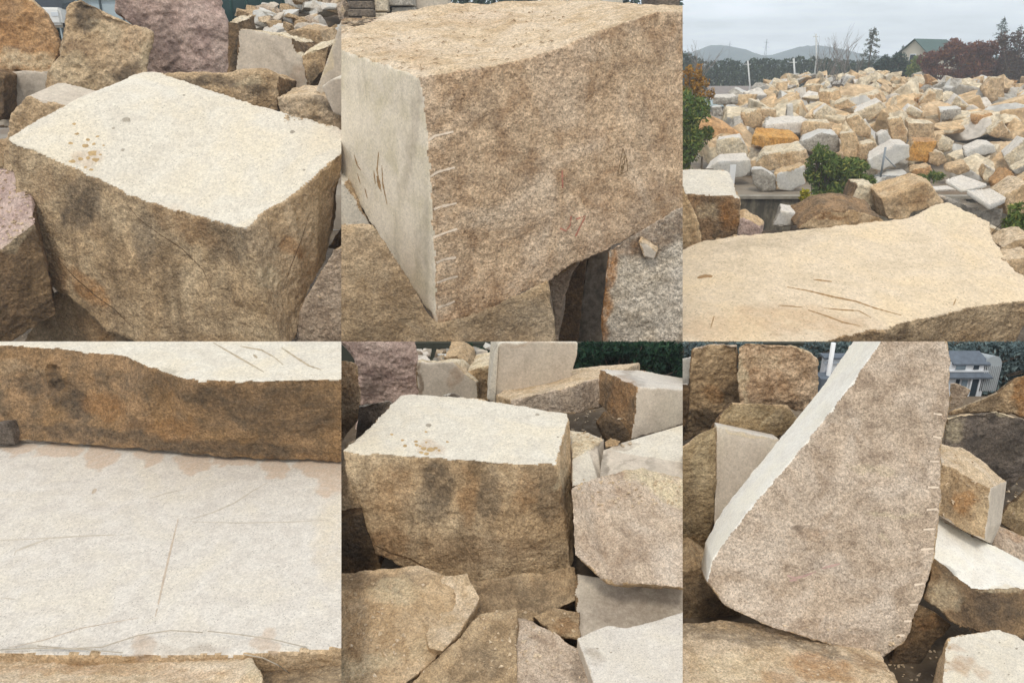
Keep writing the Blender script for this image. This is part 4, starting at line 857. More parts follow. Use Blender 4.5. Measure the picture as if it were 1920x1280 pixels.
for pts, w in (([(140, 570), (134, 640), (150, 720)], 2.4), ([(122, 640), (128, 690)], 2), ([(152, 620), (156, 690), (172, 768)], 2.2), ([(135, 660), (146, 710)], 6), ([(48, 580), (60, 620), (74, 640)], 2), ([(60, 650), (72, 690)], 1.6), ([(88, 705), (98, 745)], 1.8)): mark(K1, 2, pts, w, M_score, 'score_line')
mark(K1, 2, [(8, 672), (90, 800), (180, 945), (270, 1085), (350, 1210)], 3.2, plain('pale_arris', srgb(214, 204, 180), .9, .06, 9), 'sawn_arris', taper=False)
# litter on top of the block
M_twig = plain('dry_twig', srgb(140, 112, 76), .9, .3, 12)
rng = random.Random(77); lit = bmesh.new()
for k in range(120):
    u = rng.uniform(10, 900); v = rng.uniform(40, 270); h = cast(K1, 2, u, v)
    if not h or h[1].z < .35: continue
    a = rng.random() * 6.28; t = Vector((math.cos(a), math.sin(a), 0)); t = (t - h[1] * t.dot(h[1])).normalized(); ln = rng.uniform(.02, .09)
    tube(lit, [h[0] + h[1] * .012 - t * ln, h[0] + h[1] * .03, h[0] + h[1] * .012 + t * ln], [.005, .01, .004], 4)
tag(mesh_obj('dry_litter', lit, M_twig), 'dry twigs and leaf litter scattered over the huge drilled block', 'litter', kind='stuff')
S2([(-20, 828), (60, 838), (112, 842), (210, 982), (352, 1206), (520, 1166), (640, 1106), (775, 1042), (802, 1180), (802, 1330), (-20, 1330)], 16.55, (0, .8, -.6), ('rough_tan', 'rough_tan', 'rough_brown'), 'brown grainy block carrying the huge drilled block, below its left end', vox=4.5, stains=[(200, 1180, 260, 160, 0, (.3, 0, 0)), (600, 1200, 240, 110, 0, (.42, 0, 0)), (150, 960, 160, 60, 30, (.12, .1, 0))])  # dark stains paint the shade below the drilled block
S2([(-20, 670), (15, 690), (112, 852), (60, 850), (-20, 838)], 18.9, (0, 1, .1), ('sawn_cream', 'sawn_cream', 'rough_tan'), 'pale cream stone end peeping out left under the huge drilled block', name='stone_offcut', cat='stone offcut')
S2([(775, 1050), (885, 985), (862, 1020), (832, 1120), (806, 1330), (800, 1180)], 19, (.1, 1, 0), ('rough_mauve', 'rough_tan', 'rough_mauve'), 'thin pinkish brown stone beside the dark gap under the huge drilled block', name='stone_slab', cat='stone slab')
S2([(850, 1000), (925, 955), (905, 1100), (880, 1330), (795, 1330), (825, 1120)], 19.8, (.1, .8, 0), ('rough_dark', 'rough_dark', 'rough_dark'), 'narrow added slab on edge, dark to stand in for the shade of the gap', name='stone_slab', cat='stone slab', amp=.3)  # added slab, its dark colour stands in for the gap's shade
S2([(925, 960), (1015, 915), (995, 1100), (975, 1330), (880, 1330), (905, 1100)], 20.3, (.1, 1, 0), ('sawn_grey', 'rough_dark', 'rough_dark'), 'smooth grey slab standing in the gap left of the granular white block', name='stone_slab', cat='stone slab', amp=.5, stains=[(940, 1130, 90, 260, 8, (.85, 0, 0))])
K4 = S2([(1000, 938), (1040, 914), (1075, 890), (1180, 834), (1320, 752), (1320, 1330), (966, 1330), (988, 1100)], 17.3, (.2, 1.0, -.4), ('granular', 'granular', 'rough_rust'), 'whitish coarse grained block with rusty left rim, under the huge drilled block at right', vox=4, stains=[(1010, 1020, 30, 120, 10, (0, .9, 0)), (985, 1200, 26, 170, 6, (0, .9, 0)), (1190, 880, 190, 70, -28, (.6, .25, 0)), (1080, 930, 60, 40, -30, (.2, .5, 0))])
S2([(1118, 905), (1150, 925), (1182, 945), (1172, 972), (1135, 962)], 17.15, (.05, .15, .08), ('sawn_grey', 'rough_light', 'rough_tan'), 'small flat stone chip lying on the coarse grained block', name='stone_chip', cat='stone chip', amp=.3, vox=1.5)
# stacked stone behind bay 2
def stack(name, label, u0, u1, v0, n, d, mat, grp):
    a, b = pt(2, u0, v0, d), pt(2, u1, v0, d); w = b.x - a.x; rg = random.Random(int(u0 + 99)); t = empty(name, Vector(((a.x + b.x) / 2, d, -2.5)), label, 'stone stack', grp)
    H = a.z + 2.5; hh = H / n
    for k in range(n):
        bm = bmesh.new(); box(bm, (rg.uniform(-.1, .1), .8 + rg.uniform(-.1, .1), (k + .5) * hh), (w * rg.uniform(.9, 1.05), 1.6, hh * .9), rz=rg.uniform(-.04, .04))
        bmesh.ops.bevel(bm, geom=bm.edges[:], offset=.03, segments=1, affect='EDGES'); mesh_obj('slab', bm, granite(mat, d), parent=t)
SG = 'stacks of rough slabs behind the huge drilled block'
stack('slab_stack', 'grey slab stack at the far left behind the huge drilled block', 12, 112, -30, 42, 30, 'grey_dark', SG)
stack('slab_stack', 'pale cream slab stack behind the huge drilled block', 118, 165, -20, 20, 30.4, 'cream_rough', SG)
stack('slab_stack', 'pale slab stack with grey bands, third from the left behind the huge drilled block', 172, 262, -25, 26, 31, 'grey_rough', SG)
stack('slab_stack', 'tumbled whitish slab stack behind the left half of the huge drilled block top', 268, 400, -18, 22, 32, 'sawn_grey', SG)
stack('slab_stack', 'blue grey slab stack behind the right end of the huge drilled block', 1160, 1276, -30, 14, 33, 'grey_dark', SG)
stack('slab_stack', 'whitish slab stack left of the blue grey one', 980, 1060, -10, 14, 34, 'sawn_pale_grey', SG)
# ------------------------------------------------------------------ bay 4: long stone over a scored slab
def Z(P, z, *q): return [(u, v, ptz(P, u, v, z).y) for u, v in q]
def S4(A, d, t, mats, label, name='stone_block', cat='stone block', grp=None, **k): return stone(4, name, label, A, d, t, mats, cat=cat, group=grp, **k)
L1 = S4(Z(4, 4.0, (-40, 8), (80, 18), (250, 30), (370, 45), (470, 52), (560, 95), (640, 122), (700, 142), (830, 146), (960, 150), (1060, 145), (1310, 140)) + Z(4, 3.0, (1310, 445), (1060, 440), (700, 426), (440, 398), (150, 382), (-40, 376)), 7.2, (0, 1.9, .0), ('rough_rust', 'sawn_cream', 'rough_brown'), 'long rust brown stone with pale sawn top, lying behind the scored slab at lower left', vox=3.8, amp=1.15, carve=[([(120, 150), (128, 190)], 46, 8), ([(196, 110), (205, 160)], 26, 16), ([(230, 190), (290, 250)], 50, 10)],
   stains=[(120, 150, 60, 70, 0, (.6, 0, 0)), (200, 140, 26, 50, 0, (1, 0, 0)), (250, 200, 90, 70, 20, (.8, 0, 0)), (290, 250, 60, 60, 10, (.7, 0, 0)), (390, 240, 100, 60, 20, (0, .45, 0)), (640, 330, 120, 50, 0, (0, .3, 0)), (60, 100, 120, 30, 5, (0, .2, .2)), (330, 350, 320, 34, 4, (.75, 0, 0)), (840, 210, 160, 60, 5, (.6, 0, 0)), (1050, 260, 280, 110, 0, (.6, 0, 0)), (850, 400, 400, 40, 3, (.75, 0, 0)), (620, 150, 60, 40, 20, (.4, 0, 0)), (520, 320, 80, 24, 0, (.5, .2, 0))])  # dark bands along the foot paint the shade there
for pts, w in (([(800, 5), (860, 40), (930, 80), (990, 115)], 3), ([(900, 18), (980, 32), (1030, 60), (1062, 88)], 2.6), ([(1050, 20), (1110, 60), (1160, 92), (1205, 106)], 3.2), ([(950, 50), (965, 62)], 4)): mark(L1, 4, pts, w, plain('grey_score', srgb(172, 156, 130), .9, .2, 12), 'score_line')
S4([(-30, 312), (20, 305), (48, 345), (56, 386), (-30, 388)], 7.42, (0, .2, -.05), ('grey_dark', 'grey_dark', 'grey_dark'), 'small dark grey stone at the left edge between long stone and slab', name='stone_chip', cat='stone chip', amp=.5)
L2 = S4(Z(4, 2.95, (-40, 372), (150, 374), (320, 384), (480, 386), (560, 396), (700, 418), (900, 430), (1060, 436), (1310, 442), (1310, 1146), (1180, 1154), (1000, 1164), (900, 1172), (500, 1176), (-40, 1166)), 6, (0, .02, -.7), ('sawn_white', 'sawn_white', 'rough_tan'), 'wide pale sawn slab with chipped brownish rim, filling the lower left', name='stone_slab', cat='stone slab', vox=4.0, jag=2.4,
   stains=[(60, 395, 90, 26, 0, (0, 0, 0, .9)), (220, 408, 90, 30, 0, (0, 0, 0, .9)), (380, 425, 66, 50, 0, (.12, 0, 0, .9)), (560, 428, 60, 26, 0, (0, 0, 0, .9)), (720, 450, 70, 52, 0, (.12, 0, 0, .9)), (880, 450, 110, 26, 0, (0, 0, 0, .9)), (1040, 475, 55, 45, 0, (.12, 0, 0, .9)), (1200, 470, 100, 46, 0, (.12, 0, 0, .9)), (1250, 520, 70, 60, 0, (.12, 0, 0, .9)), (1250, 740, 90, 200, 0, (0, .07, .25)), (540, 1140, 50, 56, 0, (.3, 0, 0, .6)), (985, 1125, 46, 40, 0, (.1, 0, 0, .7)), (1030, 1140, 40, 36, 0, (.1, 0, 0, .7)), (1000, 1090, 30, 26, 0, (.1, 0, 0, .6)), (720, 1160, 160, 22, 0, (.25, .1, 0)), (200, 1150, 240, 18, 0, (.3, 0, 0))])
M_gs = plain('faint_grey_score', srgb(190, 178, 158), .9, .1, 12); M_gs2 = plain('brown_score', srgb(188, 170, 148), .9, .15, 14)
for pts, w, m in (([(668, 665), (640, 780), (612, 900), (590, 1000), (582, 1030)], 4, M_gs2), ([(700, 672), (800, 640), (880, 605), (940, 565), (1010, 525)], 2.4, M_gs), ([(0, 745), (160, 738), (330, 728), (500, 722)], 2.2, M_gs), ([(50, 810), (60, 785), (110, 765), (180, 740)], 3, M_gs), ([(560, 590), (620, 570), (690, 555)], 2, M_gs), ([(345, 570), (362, 552)], 5, M_gs2), ([(700, 675), (900, 680), (1100, 676), (1240, 668)], 1.6, M_gs), ([(20, 1150), (160, 1120), (300, 1075), (520, 1035)], 1.6, M_gs2), ([(0, 960), (60, 966)], 1.8, M_gs)): mark(L2, 4, pts, w, m, 'score_line')
S4([(-40, 1178, 4.42), (500, 1184, 4.42), (910, 1178, 4.45), (945, 1190, 4.3), (975, 1235, 4.1), (1000, 1330, 3.85), (-40, 1330, 3.85)], 4.2, (0, .1, -1.0), ('rough_light', 'rough_light', 'rough_tan'), 'light rusty speckled block with a rounded corner along the bottom left edge', vox=4, stains=[(300, 1230, 500, 20, 0, (0, .35, 0)), (700, 1250, 200, 20, 0, (0, .3, 0)), (950, 1240, 30, 80, -30, (0, 0, .5))])
S4([(900, 1180, 4.6), (1060, 1156, 4.62), (1310, 1148, 4.62), (1310, 1330, 4.0), (960, 1330, 4.0)], 4.3, (0, .1, -1.0), ('rough_brown', 'rough_brown', 'rough_brown'), 'dark olive brown stone at the bottom edge below the right corner of the slab', stains=[(1150, 1220, 220, 90, 0, (.45, 0, 0)), (1000, 1240, 50, 80, 0, (.6, 0, 0))])  # broad dark stains paint the shade over this stone
# dry straws
def straw(P, pts, z, label, r=.004):
    bm = bmesh.new(); q = [ptz(P, u, v, zz) for (u, v, zz) in pts]; tube(bm, q, r, 5); o = mesh_obj('dry_straw', bm, plain('straw', srgb(178, 166, 146), .7, .15, 20)); tag(o, label, 'straw', 'dry straws on the scored slab')
straw(4, [(140, 1140, 2.99), (260, 1150, 3.0), (380, 1145, 3.02), (520, 1100, 3.03), (640, 1082, 3.02), (760, 1090, 3.0)], 0, 'long thin pale straw curving over the middle of the slab near its front')
straw(4, [(0, 1155, 2.99), (120, 1148, 3.0), (300, 1152, 3.0), (460, 1166, 3.0)], 0, 'straight straw lying along the left front edge of the slab')
straw(4, [(780, 1085, 3.0), (900, 1098, 3.03), (1020, 1115, 3.03), (1150, 1146, 3.0)], 0, 'straw arching over the brown patch near the right front of the slab')
straw(4, [(915, 1172, 2.99), (985, 1185, 2.96), (1040, 1210, 2.9), (1090, 1245, 2.8)], 0, 'short curled straw hanging over the right front edge of the slab')

# ------------------------------------------------------------------ bay 5: the same kind of block among others
def S5(A, d, t, mats, label, name='stone_block', cat='stone block', grp=None, **k): return stone(5, name, label, A, d, t, mats, cat=cat, group=grp, **k)
top5 = Z(5, 3.2, (5, 408), (60, 360), (120, 310), (180, 240), (222, 200), (270, 195), (420, 206), (600, 230), (760, 255), (850, 268), (852, 290), (832, 350), (800, 455), (650, 460), (430, 440), (300, 435), (150, 421), (30, 416))
fb = 6.62
B1 = S5(top5, 7, [(130, 790, fb), (170, 800, 6.9), (220, 800, 7.2), (300, 760, 7.6), (380, 740, 7.9), (420, 740, 8.1), (520, 740, 8.1), (620, 740, 8.0), (740, 740, 7.9), (880, 640, 7.8), (876, 660, 7.6), (874, 720, 7.2), (866, 860, 6.5), (690, 900, 6.45), (500, 905, 6.45), (360, 895, 6.5), (240, 850, 6.55), (140, 800, 6.6)],
   ('sawn_cream', 'rough_brown', 'rough_brown'), 'squared block with pale spotted flat top and dark streaked front at the bottom centre', vox=3.0, top_z=2, clean=True, over={9: 'rough_tan', 10: 'rough_tan', 11: 'rough_tan'},
   stains=[(350, 560, 80, 150, 4, (.75, 0, 0)), (560, 570, 46, 110, 4, (.6, 0, 0)), (780, 560, 60, 130, -8, (.45, 0, 0)), (200, 560, 80, 120, 10, (0, .2, 0)), (480, 580, 50, 130, 0, (0, .35, 0)), (690, 560, 60, 100, 0, (0, .3, 0)), (180, 760, 90, 90, 30, (.3, .3, 0)), (340, 405, 60, 30, 0, (0, .3, 0)), (500, 780, 300, 60, 0, (.35, .1, 0)), (830, 520, 30, 60, 20, (0, 0, .5)), (400, 440, 340, 12, 4, (.4, 0, 0))])
for u, v, r in ((190, 348, 7), (230, 370, 7), (240, 390, 9), (280, 374, 8), (283, 388, 9), (296, 392, 7), (318, 378, 6), (308, 400, 12), (335, 406, 16), (352, 400, 9), (320, 420, 10), (300, 416, 8), (366, 408, 7), (398, 376, 7), (318, 338, 6)): spot(B1, 5, u, v, r, M_spot, 'brown_spot')
for u, v, r in ((328, 314, 12), (735, 274, 8), (812, 358, 5)): spot(B1, 5, u, v, r, M_spot2, 'pit')
mark(B1, 5, [(120, 760), (180, 790), (260, 815), (340, 860)], 3.2, M_crack, 'crack')
S5([(-30, 66), (40, 74), (60, 84), (68, 200), (62, 300), (-30, 420)], 8.9, ('v', .9), ('rough_pinkish', 'rough_light', 'rough_brown'), 'upright brownish stone at the left edge behind the block with the streaked front', stains=[(20, 230, 60, 80, 0, (.4, 0, 0)), (20, 330, 60, 60, 0, (.6, 0, 0))])
S5([(-30, -30), (270, -30), (284, 60), (290, 195), (230, 230), (60, 345), (50, 60)], 10.8, ('v', 1.4), ('pink', 'pink', 'pink'), 'large mauve pink boulder behind the upright stone at the left', name='boulder', cat='boulder', amp=1.6, stains=[(120, 170, 50, 90, 20, (.5, 0, 0)), (60, 100, 60, 40, 0, (.4, 0, 0))])
S5([(60, 236), (180, 222), (215, 250), (100, 360), (50, 400)], 8.7, ('v', 1.0), ('grey_dark', 'grey_rough', 'grey_dark'), 'grey stone wedge in the gap left of the pale spotted top', name='stone_offcut', cat='stone offcut')
S5([(285, 76), (330, 82), (420, 75), (462, 120), (505, 150), (512, 240), (400, 235), (288, 210)], 10.3, (.1, .8, -.3), ('sawn_grey', 'cream_rough', 'rough_brown'), 'pale sawn faced stone with brownish upper corner behind the pale spotted top', stains=[(292, 150, 14, 90, 0, (.8, .2, 0)), (440, 130, 40, 60, 30, (.1, .3, 0)), (400, 110, 120, 14, 30, (.25, 0, 0))])
S5([(470, 112), (520, 96), (570, 94), (560, 160), (545, 250), (510, 250), (500, 150)], 10.5, (.1, .9, -.1), ('rough_brown', 'cream_rough', 'rough_dark'), 'brown stone with light top left of the upright grey slab', stains=[(520, 190, 30, 60, 0, (.7, 0, 0)), (530, 105, 40, 14, 0, (0, 0, .8))])
S5([(385, 205), (420, 196), (455, 212), (450, 226), (400, 224)], 9.2, ('v', .25), ('grey_dark', 'grey_rough', 'grey_dark'), 'tiny dark stone chip on the far edge of the pale spotted top', name='stone_chip', cat='stone chip', amp=.5, vox=1.8)
E5 = S5([(590, 14), (602, 6), (740, 2), (888, 5), (886, 50), (868, 110), (840, 260), (580, 260), (574, 200)], 9.9, (-.12, .35, .03), ('sawn_grey', 'sawn_cream', 'sawn_cream'), 'upright grey sawn slab with faint dark veins behind the pale spotted top', name='stone_slab', cat='stone slab', amp=.5, stains=[(700, 80, 14, 90, 14, (.18, 0, 0)), (730, 8, 150, 8, 0, (0, .2, 0))])
S5([(545, 216), (572, 60), (590, 12), (584, 120), (578, 230)], 9.85, (0, .3, 0), ('sawn_cream', 'sawn_cream', 'sawn_cream'), 'pale narrow slab end at the left side of the upright grey slab', name='stone_slab', cat='stone slab', amp=.4)
F5 = S5([(640, 222, 9.0), (690, 206, 9.0), (760, 192, 9.1), (860, 168, 9.2), (985, 135, 9.5), (990, 240, 9.4), (860, 272, 9.1), (640, 262, 8.95)], 9.2, [(580, 200, 9.7), (605, 184, 9.9), (720, 160, 10.2), (860, 102, 10.6), (1118, 82, 10.9), (1118, 110, 10.9), (860, 220, 10.2), (580, 232, 9.7)], ('rough_mauve', 'rough_light', 'rough_tan'), 'long low slab with light rough top and brown front behind the spotted top', name='stone_slab', cat='stone slab', amp=.6, over={0: 'rough_light', 1: 'rough_light', 2: 'rough_light', 3: 'rough_light', 4: 'rough_light'}, stains=[(830, 220, 170, 50, -10, (.4, 0, 0))])
G5 = S5([(1112, 172, 8.45), (1190, 174, 8.5), (1320, 182, 8.7), (1320, 300, 8.6), (1086, 370, 8.3)], 8.5, [(973, 106, 9.5), (1100, 108, 10.0), (1330, 145, 10.2), (1330, 240, 10.2), (955, 228, 9.4)], ('sawn_grey', 'sawn_white', 'rough_rust'), 'squared block with white top, rusty left side and smooth grey front', over={4: 'rough_rust', 0: 'sawn_white', 1: 'sawn_white'}, vox=2.6, stains=[(1050, 200, 60, 90, 20, (0, .4, 0)), (985, 200, 26, 80, 0, (.4, 0, 0)), (1090, 140, 60, 26, 30, (.35, 0, 0))])
S5([(950, 300), (985, 258), (1040, 300), (1090, 372), (1000, 380)], 8.35, ('v', .6), ('rough_dark', 'rough_dark', 'rough_dark'), 'dark brown stone standing in for the shadow under the rusty sided block', name='boulder', cat='boulder', stains=[(1020, 330, 80, 60, 0, (.6, 0, 0))])  # dark colour and stain stand in for the cast shadow here
H5 = S5(Z(5, 2.75, (855, 330), (920, 340), (985, 364), (960, 395), (928, 412), (866, 442)) , 7.5, [(855, 480, 7.8), (920, 480, 8.0), (990, 480, 7.7), (975, 505, 7.3), (965, 525, 7.1), (866, 545, 6.8)], ('cream_rough', 'sawn_grey', 'sawn_grey'), 'small pale block with tan top squeezed right of the block with the streaked front', top_z=2, over={3: 'sawn_grey', 4: 'sawn_cream'})
I5 = S5(Z(5, 2.8, (980, 402), (1010, 392), (1045, 380), (1320, 300), (1320, 460), (1120, 428)), 7.3, [(965, 515, 7.0), (1000, 500, 7.3), (1040, 480, 7.6), (1320, 420, 8.4), (1320, 520, 7.0), (1120, 505, 7.0)], ('sawn_cream', 'sawn_grey', 'sawn_grey'), 'pale flat topped block with a veined grey front at the right of the bottom centre', top_z=2, stains=[(1050, 392, 70, 16, -10, (.25, .15, 0)), (985, 460, 16, 60, 0, (.5, 0, 0)), (1160, 460, 16, 50, 35, (.3, 0, 0)), (1060, 465, 70, 8, -30, (.3, 0, 0))])
S5([(985, 375), (1010, 360), (1050, 372), (1040, 392), (990, 402)], 7.75, ('v', .4), ('rough_tan', 'rough_tan', 'rough_dark'), 'narrow brown stone left of the pale flat topped block', name='stone_chip', cat='stone chip', amp=.5, vox=2)
J5 = S5([(862, 552, 6.4), (930, 522, 6.7), (1005, 503, 6.9), (1070, 484, 7.0), (1132, 473, 7.1), (1200, 490, 7.0), (1320, 535, 6.9), (1320, 930, 5.6), (1180, 915, 5.6), (1000, 900, 5.7), (870, 800, 5.9)], 6.3, (.2, .6, -.5), ('rough_mauve', 'rough_light', 'rough_tan'), 'large grainy boulder with pale upper right face beside the streaked front block', name='boulder', cat='boulder', amp=1.2, vox=3.2, stains=[(1190, 520, 190, 50, 24, (0, 0, 1)), (1240, 575, 130, 44, 26, (0, 0, 1)), (980, 580, 120, 60, -20, (0, .12, 0)), (1020, 780, 200, 80, 0, (.12, .1, 0)), (1080, 495, 60, 16, -10, (0, .3, 0))])
S5([(-30, 600), (40, 566), (72, 560), (88, 640), (40, 655), (-30, 662)], 6.9, (0, .8, .25), ('rough_light', 'rough_light', 'rough_tan'), 'tan stone top at the left edge beside the block with the streaked front', name='boulder', cat='boulder')
S5([(-30, 664), (88, 642), (110, 720), (150, 850), (40, 900), (-30, 900)], 6.75, (0, .5, 0), ('rough_dark', 'rough_dark', 'rough_dark'), 'dark shaded stone at the left edge below the tan stone top', stains=[(60, 740, 120, 120, 0, (.8, 0, 0))])  # heavy dark stain paints the shade on this stone
K5 = S5([(-30, 870, 6.1), (150, 850, 6.1), (300, 840, 6.1), (420, 900, 6.0), (440, 1050, 5.5), (350, 1190, 5.0), (220, 1300, 4.75), (-30, 1330, 4.7)], 5.4, (0, .3, -.7), ('rough_tan', 'rough_tan', 'rough_tan'), 'coarse brown gravelly boulder in the bottom centre left corner', name='boulder', cat='boulder', amp=1.1, vox=3.2, stains=[(130, 900, 220, 40, 0, (.5, 0, 0)), (200, 940, 120, 60, 0, (0, 0, .6)), (60, 1230, 200, 50, -18, (0, 0, .6)), (300, 1150, 60, 60, 0, (0, 0, .35))])
S5([(280, 1000, 5.7), (330, 880, 6.0), (470, 870, 6.05), (520, 960, 5.8), (450, 1080, 5.3), (380, 1160, 5.02), (330, 1150, 5.05)], 5.5, (0, .3, -.6), ('rough_light', 'rough_light', 'rough_tan'), 'pale cream wedge between the gravelly boulder and the brown sloping stone', name='stone_offcut', cat='stone offcut')
S5([(210, 1330, 4.7), (330, 1220, 4.9), (440, 1110, 5.1), (520, 1020, 5.4), (655, 1000, 5.5), (658, 1330, 4.6)], 5.0, (0, .3, -.6), ('rough_brown', 'rough_brown', 'rough_brown'), 'brown sloping stone at the bottom centre, in front of the streaked block', vox=3.2, stains=[(500, 1230, 140, 100, -30, (.35, 0, 0))])
S5([(400, 900, 6.25), (660, 880, 6.25), (870, 850, 6.25), (900, 960, 6.0), (700, 1060, 5.75), (480, 1040, 5.7)], 6.0, (0, .4, -.5), ('rough_brown', 'rough_brown', 'rough_dark'), 'brown stone underneath the block with the streaked front', stains=[(640, 960, 220, 90, 0, (.45, 0, 0))])
S5([(654, 1040, 5.45), (700, 1045, 5.45), (790, 1080, 5.3), (860, 1125, 5.2), (912, 1155, 5.1), (925, 1210, 4.95), (945, 1330, 4.65), (654, 1330, 4.65)], 5.0, (0, .3, -.6), ('rough_mauve', 'rough_mauve', 'rough_tan'), 'pinkish grey boulder at the bottom, left of the white sawn block', name='boulder', cat='boulder', amp=1.0, vox=3, stains=[(890, 1230, 30, 110, -15, (.45, 0, 0)), (760, 1110, 140, 20, 30, (.15, .1, 0))])
S5([(720, 1030, 5.7), (800, 1000, 5.8), (900, 1010, 5.75), (890, 1110, 5.45), (800, 1100, 5.5)], 5.6, (0, .4, -.4), ('rough_brown', 'rough_tan', 'rough_dark'), 'brown veined stone in the gap above the pinkish grey boulder', name='boulder', cat='boulder', stains=[(840, 1060, 60, 30, 0, (.3, .4, 0))])
S5([(880, 870, 6.2), (1000, 890, 6.1), (1180, 905, 6.1), (1320, 920, 6.1), (1320, 1080, 5.7), (1100, 1090, 5.6), (890, 1120, 5.5)], 5.9, (0, .4, -.5), ('sawn_grey', 'sawn_grey', 'rough_dark'), 'greyish shaded block between tan boulder and white sawn block', stains=[(1100, 1000, 260, 110, 0, (.45, .05, 0))])  # wide dark stain puts shade into the block's colour
P5 = S5([(884, 1112, 5.15), (940, 1085, 5.25), (1000, 1062, 5.32), (1070, 1072, 5.3), (1160, 1050, 5.35), (1320, 1000, 5.5), (1320, 1330, 4.5), (962, 1330, 4.5), (925, 1220, 4.8)], 5.0, (0, .1, -.9), ('sawn_white', 'sawn_white', 'sawn_grey'), 'white sawn block at the bottom centre right corner', vox=3.2, stains=[(950, 1180, 40, 34, 30, (.3, .1, 0))])
for u, v, r in ((1012, 1165, 5), (1040, 1150, 3), (960, 1150, 6)): spot(P5, 5, u, v, r, M_spot2, 'pit')
RP5 = 'rubble pieces behind the pale sawn faced stone at bottom centre'
rng = random.Random(9)
for k in range(46):
    u = rng.uniform(255, 590); v = rng.uniform(2, 92)
    if v > lerp(u, [(255, 60), (300, 78), (440, 70), (520, 92), (590, 92)]): continue
    sz = rng.uniform(14, 26); d = 14.4 - v * .022; cs = rng.choice(RSET); p = pt(5, u, v + 4, d)
    if proj(p)[1] - sz * .75 < 640: sz *= .6
    if proj(p)[1] - sz * .75 < 640: continue
    rock('rubble_stone', p, sz * d / F_PX, d, cs, f'{cs[0]} rubble piece behind the pale sawn faced stone, {"left" if u < 400 else "right"} half of the small heap', 'rubble', RP5, rng)
S5([(380, 60), (430, 52), (470, 80), (478, 120), (430, 130)], 11.4, (.1, .7, 0), ('rough_tan', 'rough_tan', 'rough_tan'), 'rounded brown boulder before the rubble behind the pale sawn faced stone', name='boulder', cat='boulder')
under = lambda p: proj(p)[1] > 642
tree('evergreen_shrub', 'dark bottle green shrub behind the white topped rusty sided block', 'shrub', 1190, 0, 14.6, [(1150, 680, 60, 46), (1220, 690, 60, 50), (1275, 690, 50, 50), (1120, 690, 50, 44), (1180, 725, 80, 30), (1255, 735, 50, 30), (1110, 660, 50, 30), (1180, 655, 60, 20), (1265, 655, 40, 20), (1230, 660, 60, 20)], 'bottle', 16000, 4.2, 3, cull=lambda p: under(p) and proj(p)[0] < 1279, seed=51, stems=3)
tree('evergreen_shrub', 'dark bottle green shrub left of the upright grey slab', 'shrub', 905, 0, 15.0, [(905, 668, 30, 22), (920, 690, 26, 22), (890, 660, 24, 18)], 'bottle', 1500, 3.0, 2, cull=under, seed=52, stems=2)

# ------------------------------------------------------------------ bay 6: the leaning wedge
def S6(A, d, t, mats, label, name='stone_block', cat='stone block', grp=None, **k): return stone(6, name, label, A, d, t, mats, cat=cat, group=grp, **k)
DG6 = ([(972, 274), (940, 270)], [(968, 362), (938, 356)], [(962, 450), (926, 448)], [(966, 547), (920, 546)], [(956, 628), (914, 630)], [(944, 702), (902, 704)], [(940, 775), (892, 780)], [(912, 905), (868, 912)], [(896, 985), (850, 985)], [(872, 1046), (828, 1048)], [(850, 1100), (800, 1102)])
M1 = S6([(765, -30, 6.75), (978, -30, 6.75), (988, 30, 6.65), (1001, 70, 6.6), (1000, 240, 6.4), (972, 400, 6.25), (966, 600, 6.0), (942, 800, 5.8), (902, 950, 5.62), (852, 1090, 5.5), (826, 1132, 5.45), (740, 1186, 5.4), (600, 1150, 5.42), (440, 1100, 5.46), (300, 1060, 5.5), (160, 990, 5.6), (92, 900, 5.7), (110, 818, 5.8), (240, 640, 5.98), (380, 480, 6.15), (500, 335, 6.35), (620, 175, 6.52)], 6,
   [(680, -60, 7.6), (960, -60, 7.5), (975, 30, 7.4), (985, 70, 7.3), (980, 240, 7.2), (950, 400, 7.0), (940, 600, 6.8), (910, 800, 6.6), (870, 950, 6.4), (820, 1060, 6.3), (780, 1100, 6.3), (700, 1130, 6.2), (560, 1100, 6.2), (420, 1040, 6.2), (280, 1000, 6.25), (160, 930, 6.3), (70, 850, 6.35), (84, 752, 6.4), (150, 630, 6.6), (262, 490, 6.8), (385, 340, 7.0), (530, 160, 7.25)],
   ('rough_mauve', 'sawn_white', 'rough_tan'), 'tall leaning wedge of stone with a white sawn strip and grainy pinkish face', vox=3.4, amp=.75, carve=[(q, 8, 1.3) for q in DG6], over={i: 'sawn_chalk' for i in (16, 17, 18, 19, 20, 21)},
   stains=[(500, 850, 160, 40, -8, (.12, 0, 0)), (440, 700, 30, 14, 0, (.7, .1, 0)), (480, 720, 90, 20, 0, (0, .2, 0)), (280, 650, 40, 8, 10, (.6, 0, 0)), (700, 300, 250, 60, 10, (.12, 0, 0)), (800, 640, 120, 14, 5, (0, 0, .5)), (720, 480, 120, 12, 10, (0, 0, .4)), (760, 740, 50, 10, 30, (0, 0, .5)), (600, 1100, 300, 40, 12, (.15, .1, 0)), (780, 1130, 60, 50, 0, (0, 0, .15))])
M_mauve = plain('mauve_smear', srgb(184, 152, 138), .9, .15, 14)
for pts in ([(392, 876), (420, 886), (450, 880), (500, 862)], [(520, 850), (560, 840), (590, 832)], [(400, 895), (430, 893)]): mark(M1, 6, pts, 4, M_mauve, 'faded_chalk_stroke')
for pts in DG6: mark(M1, 6, pts, 4.0, M_drill, 'drill_groove', taper=False, lift=1.5)
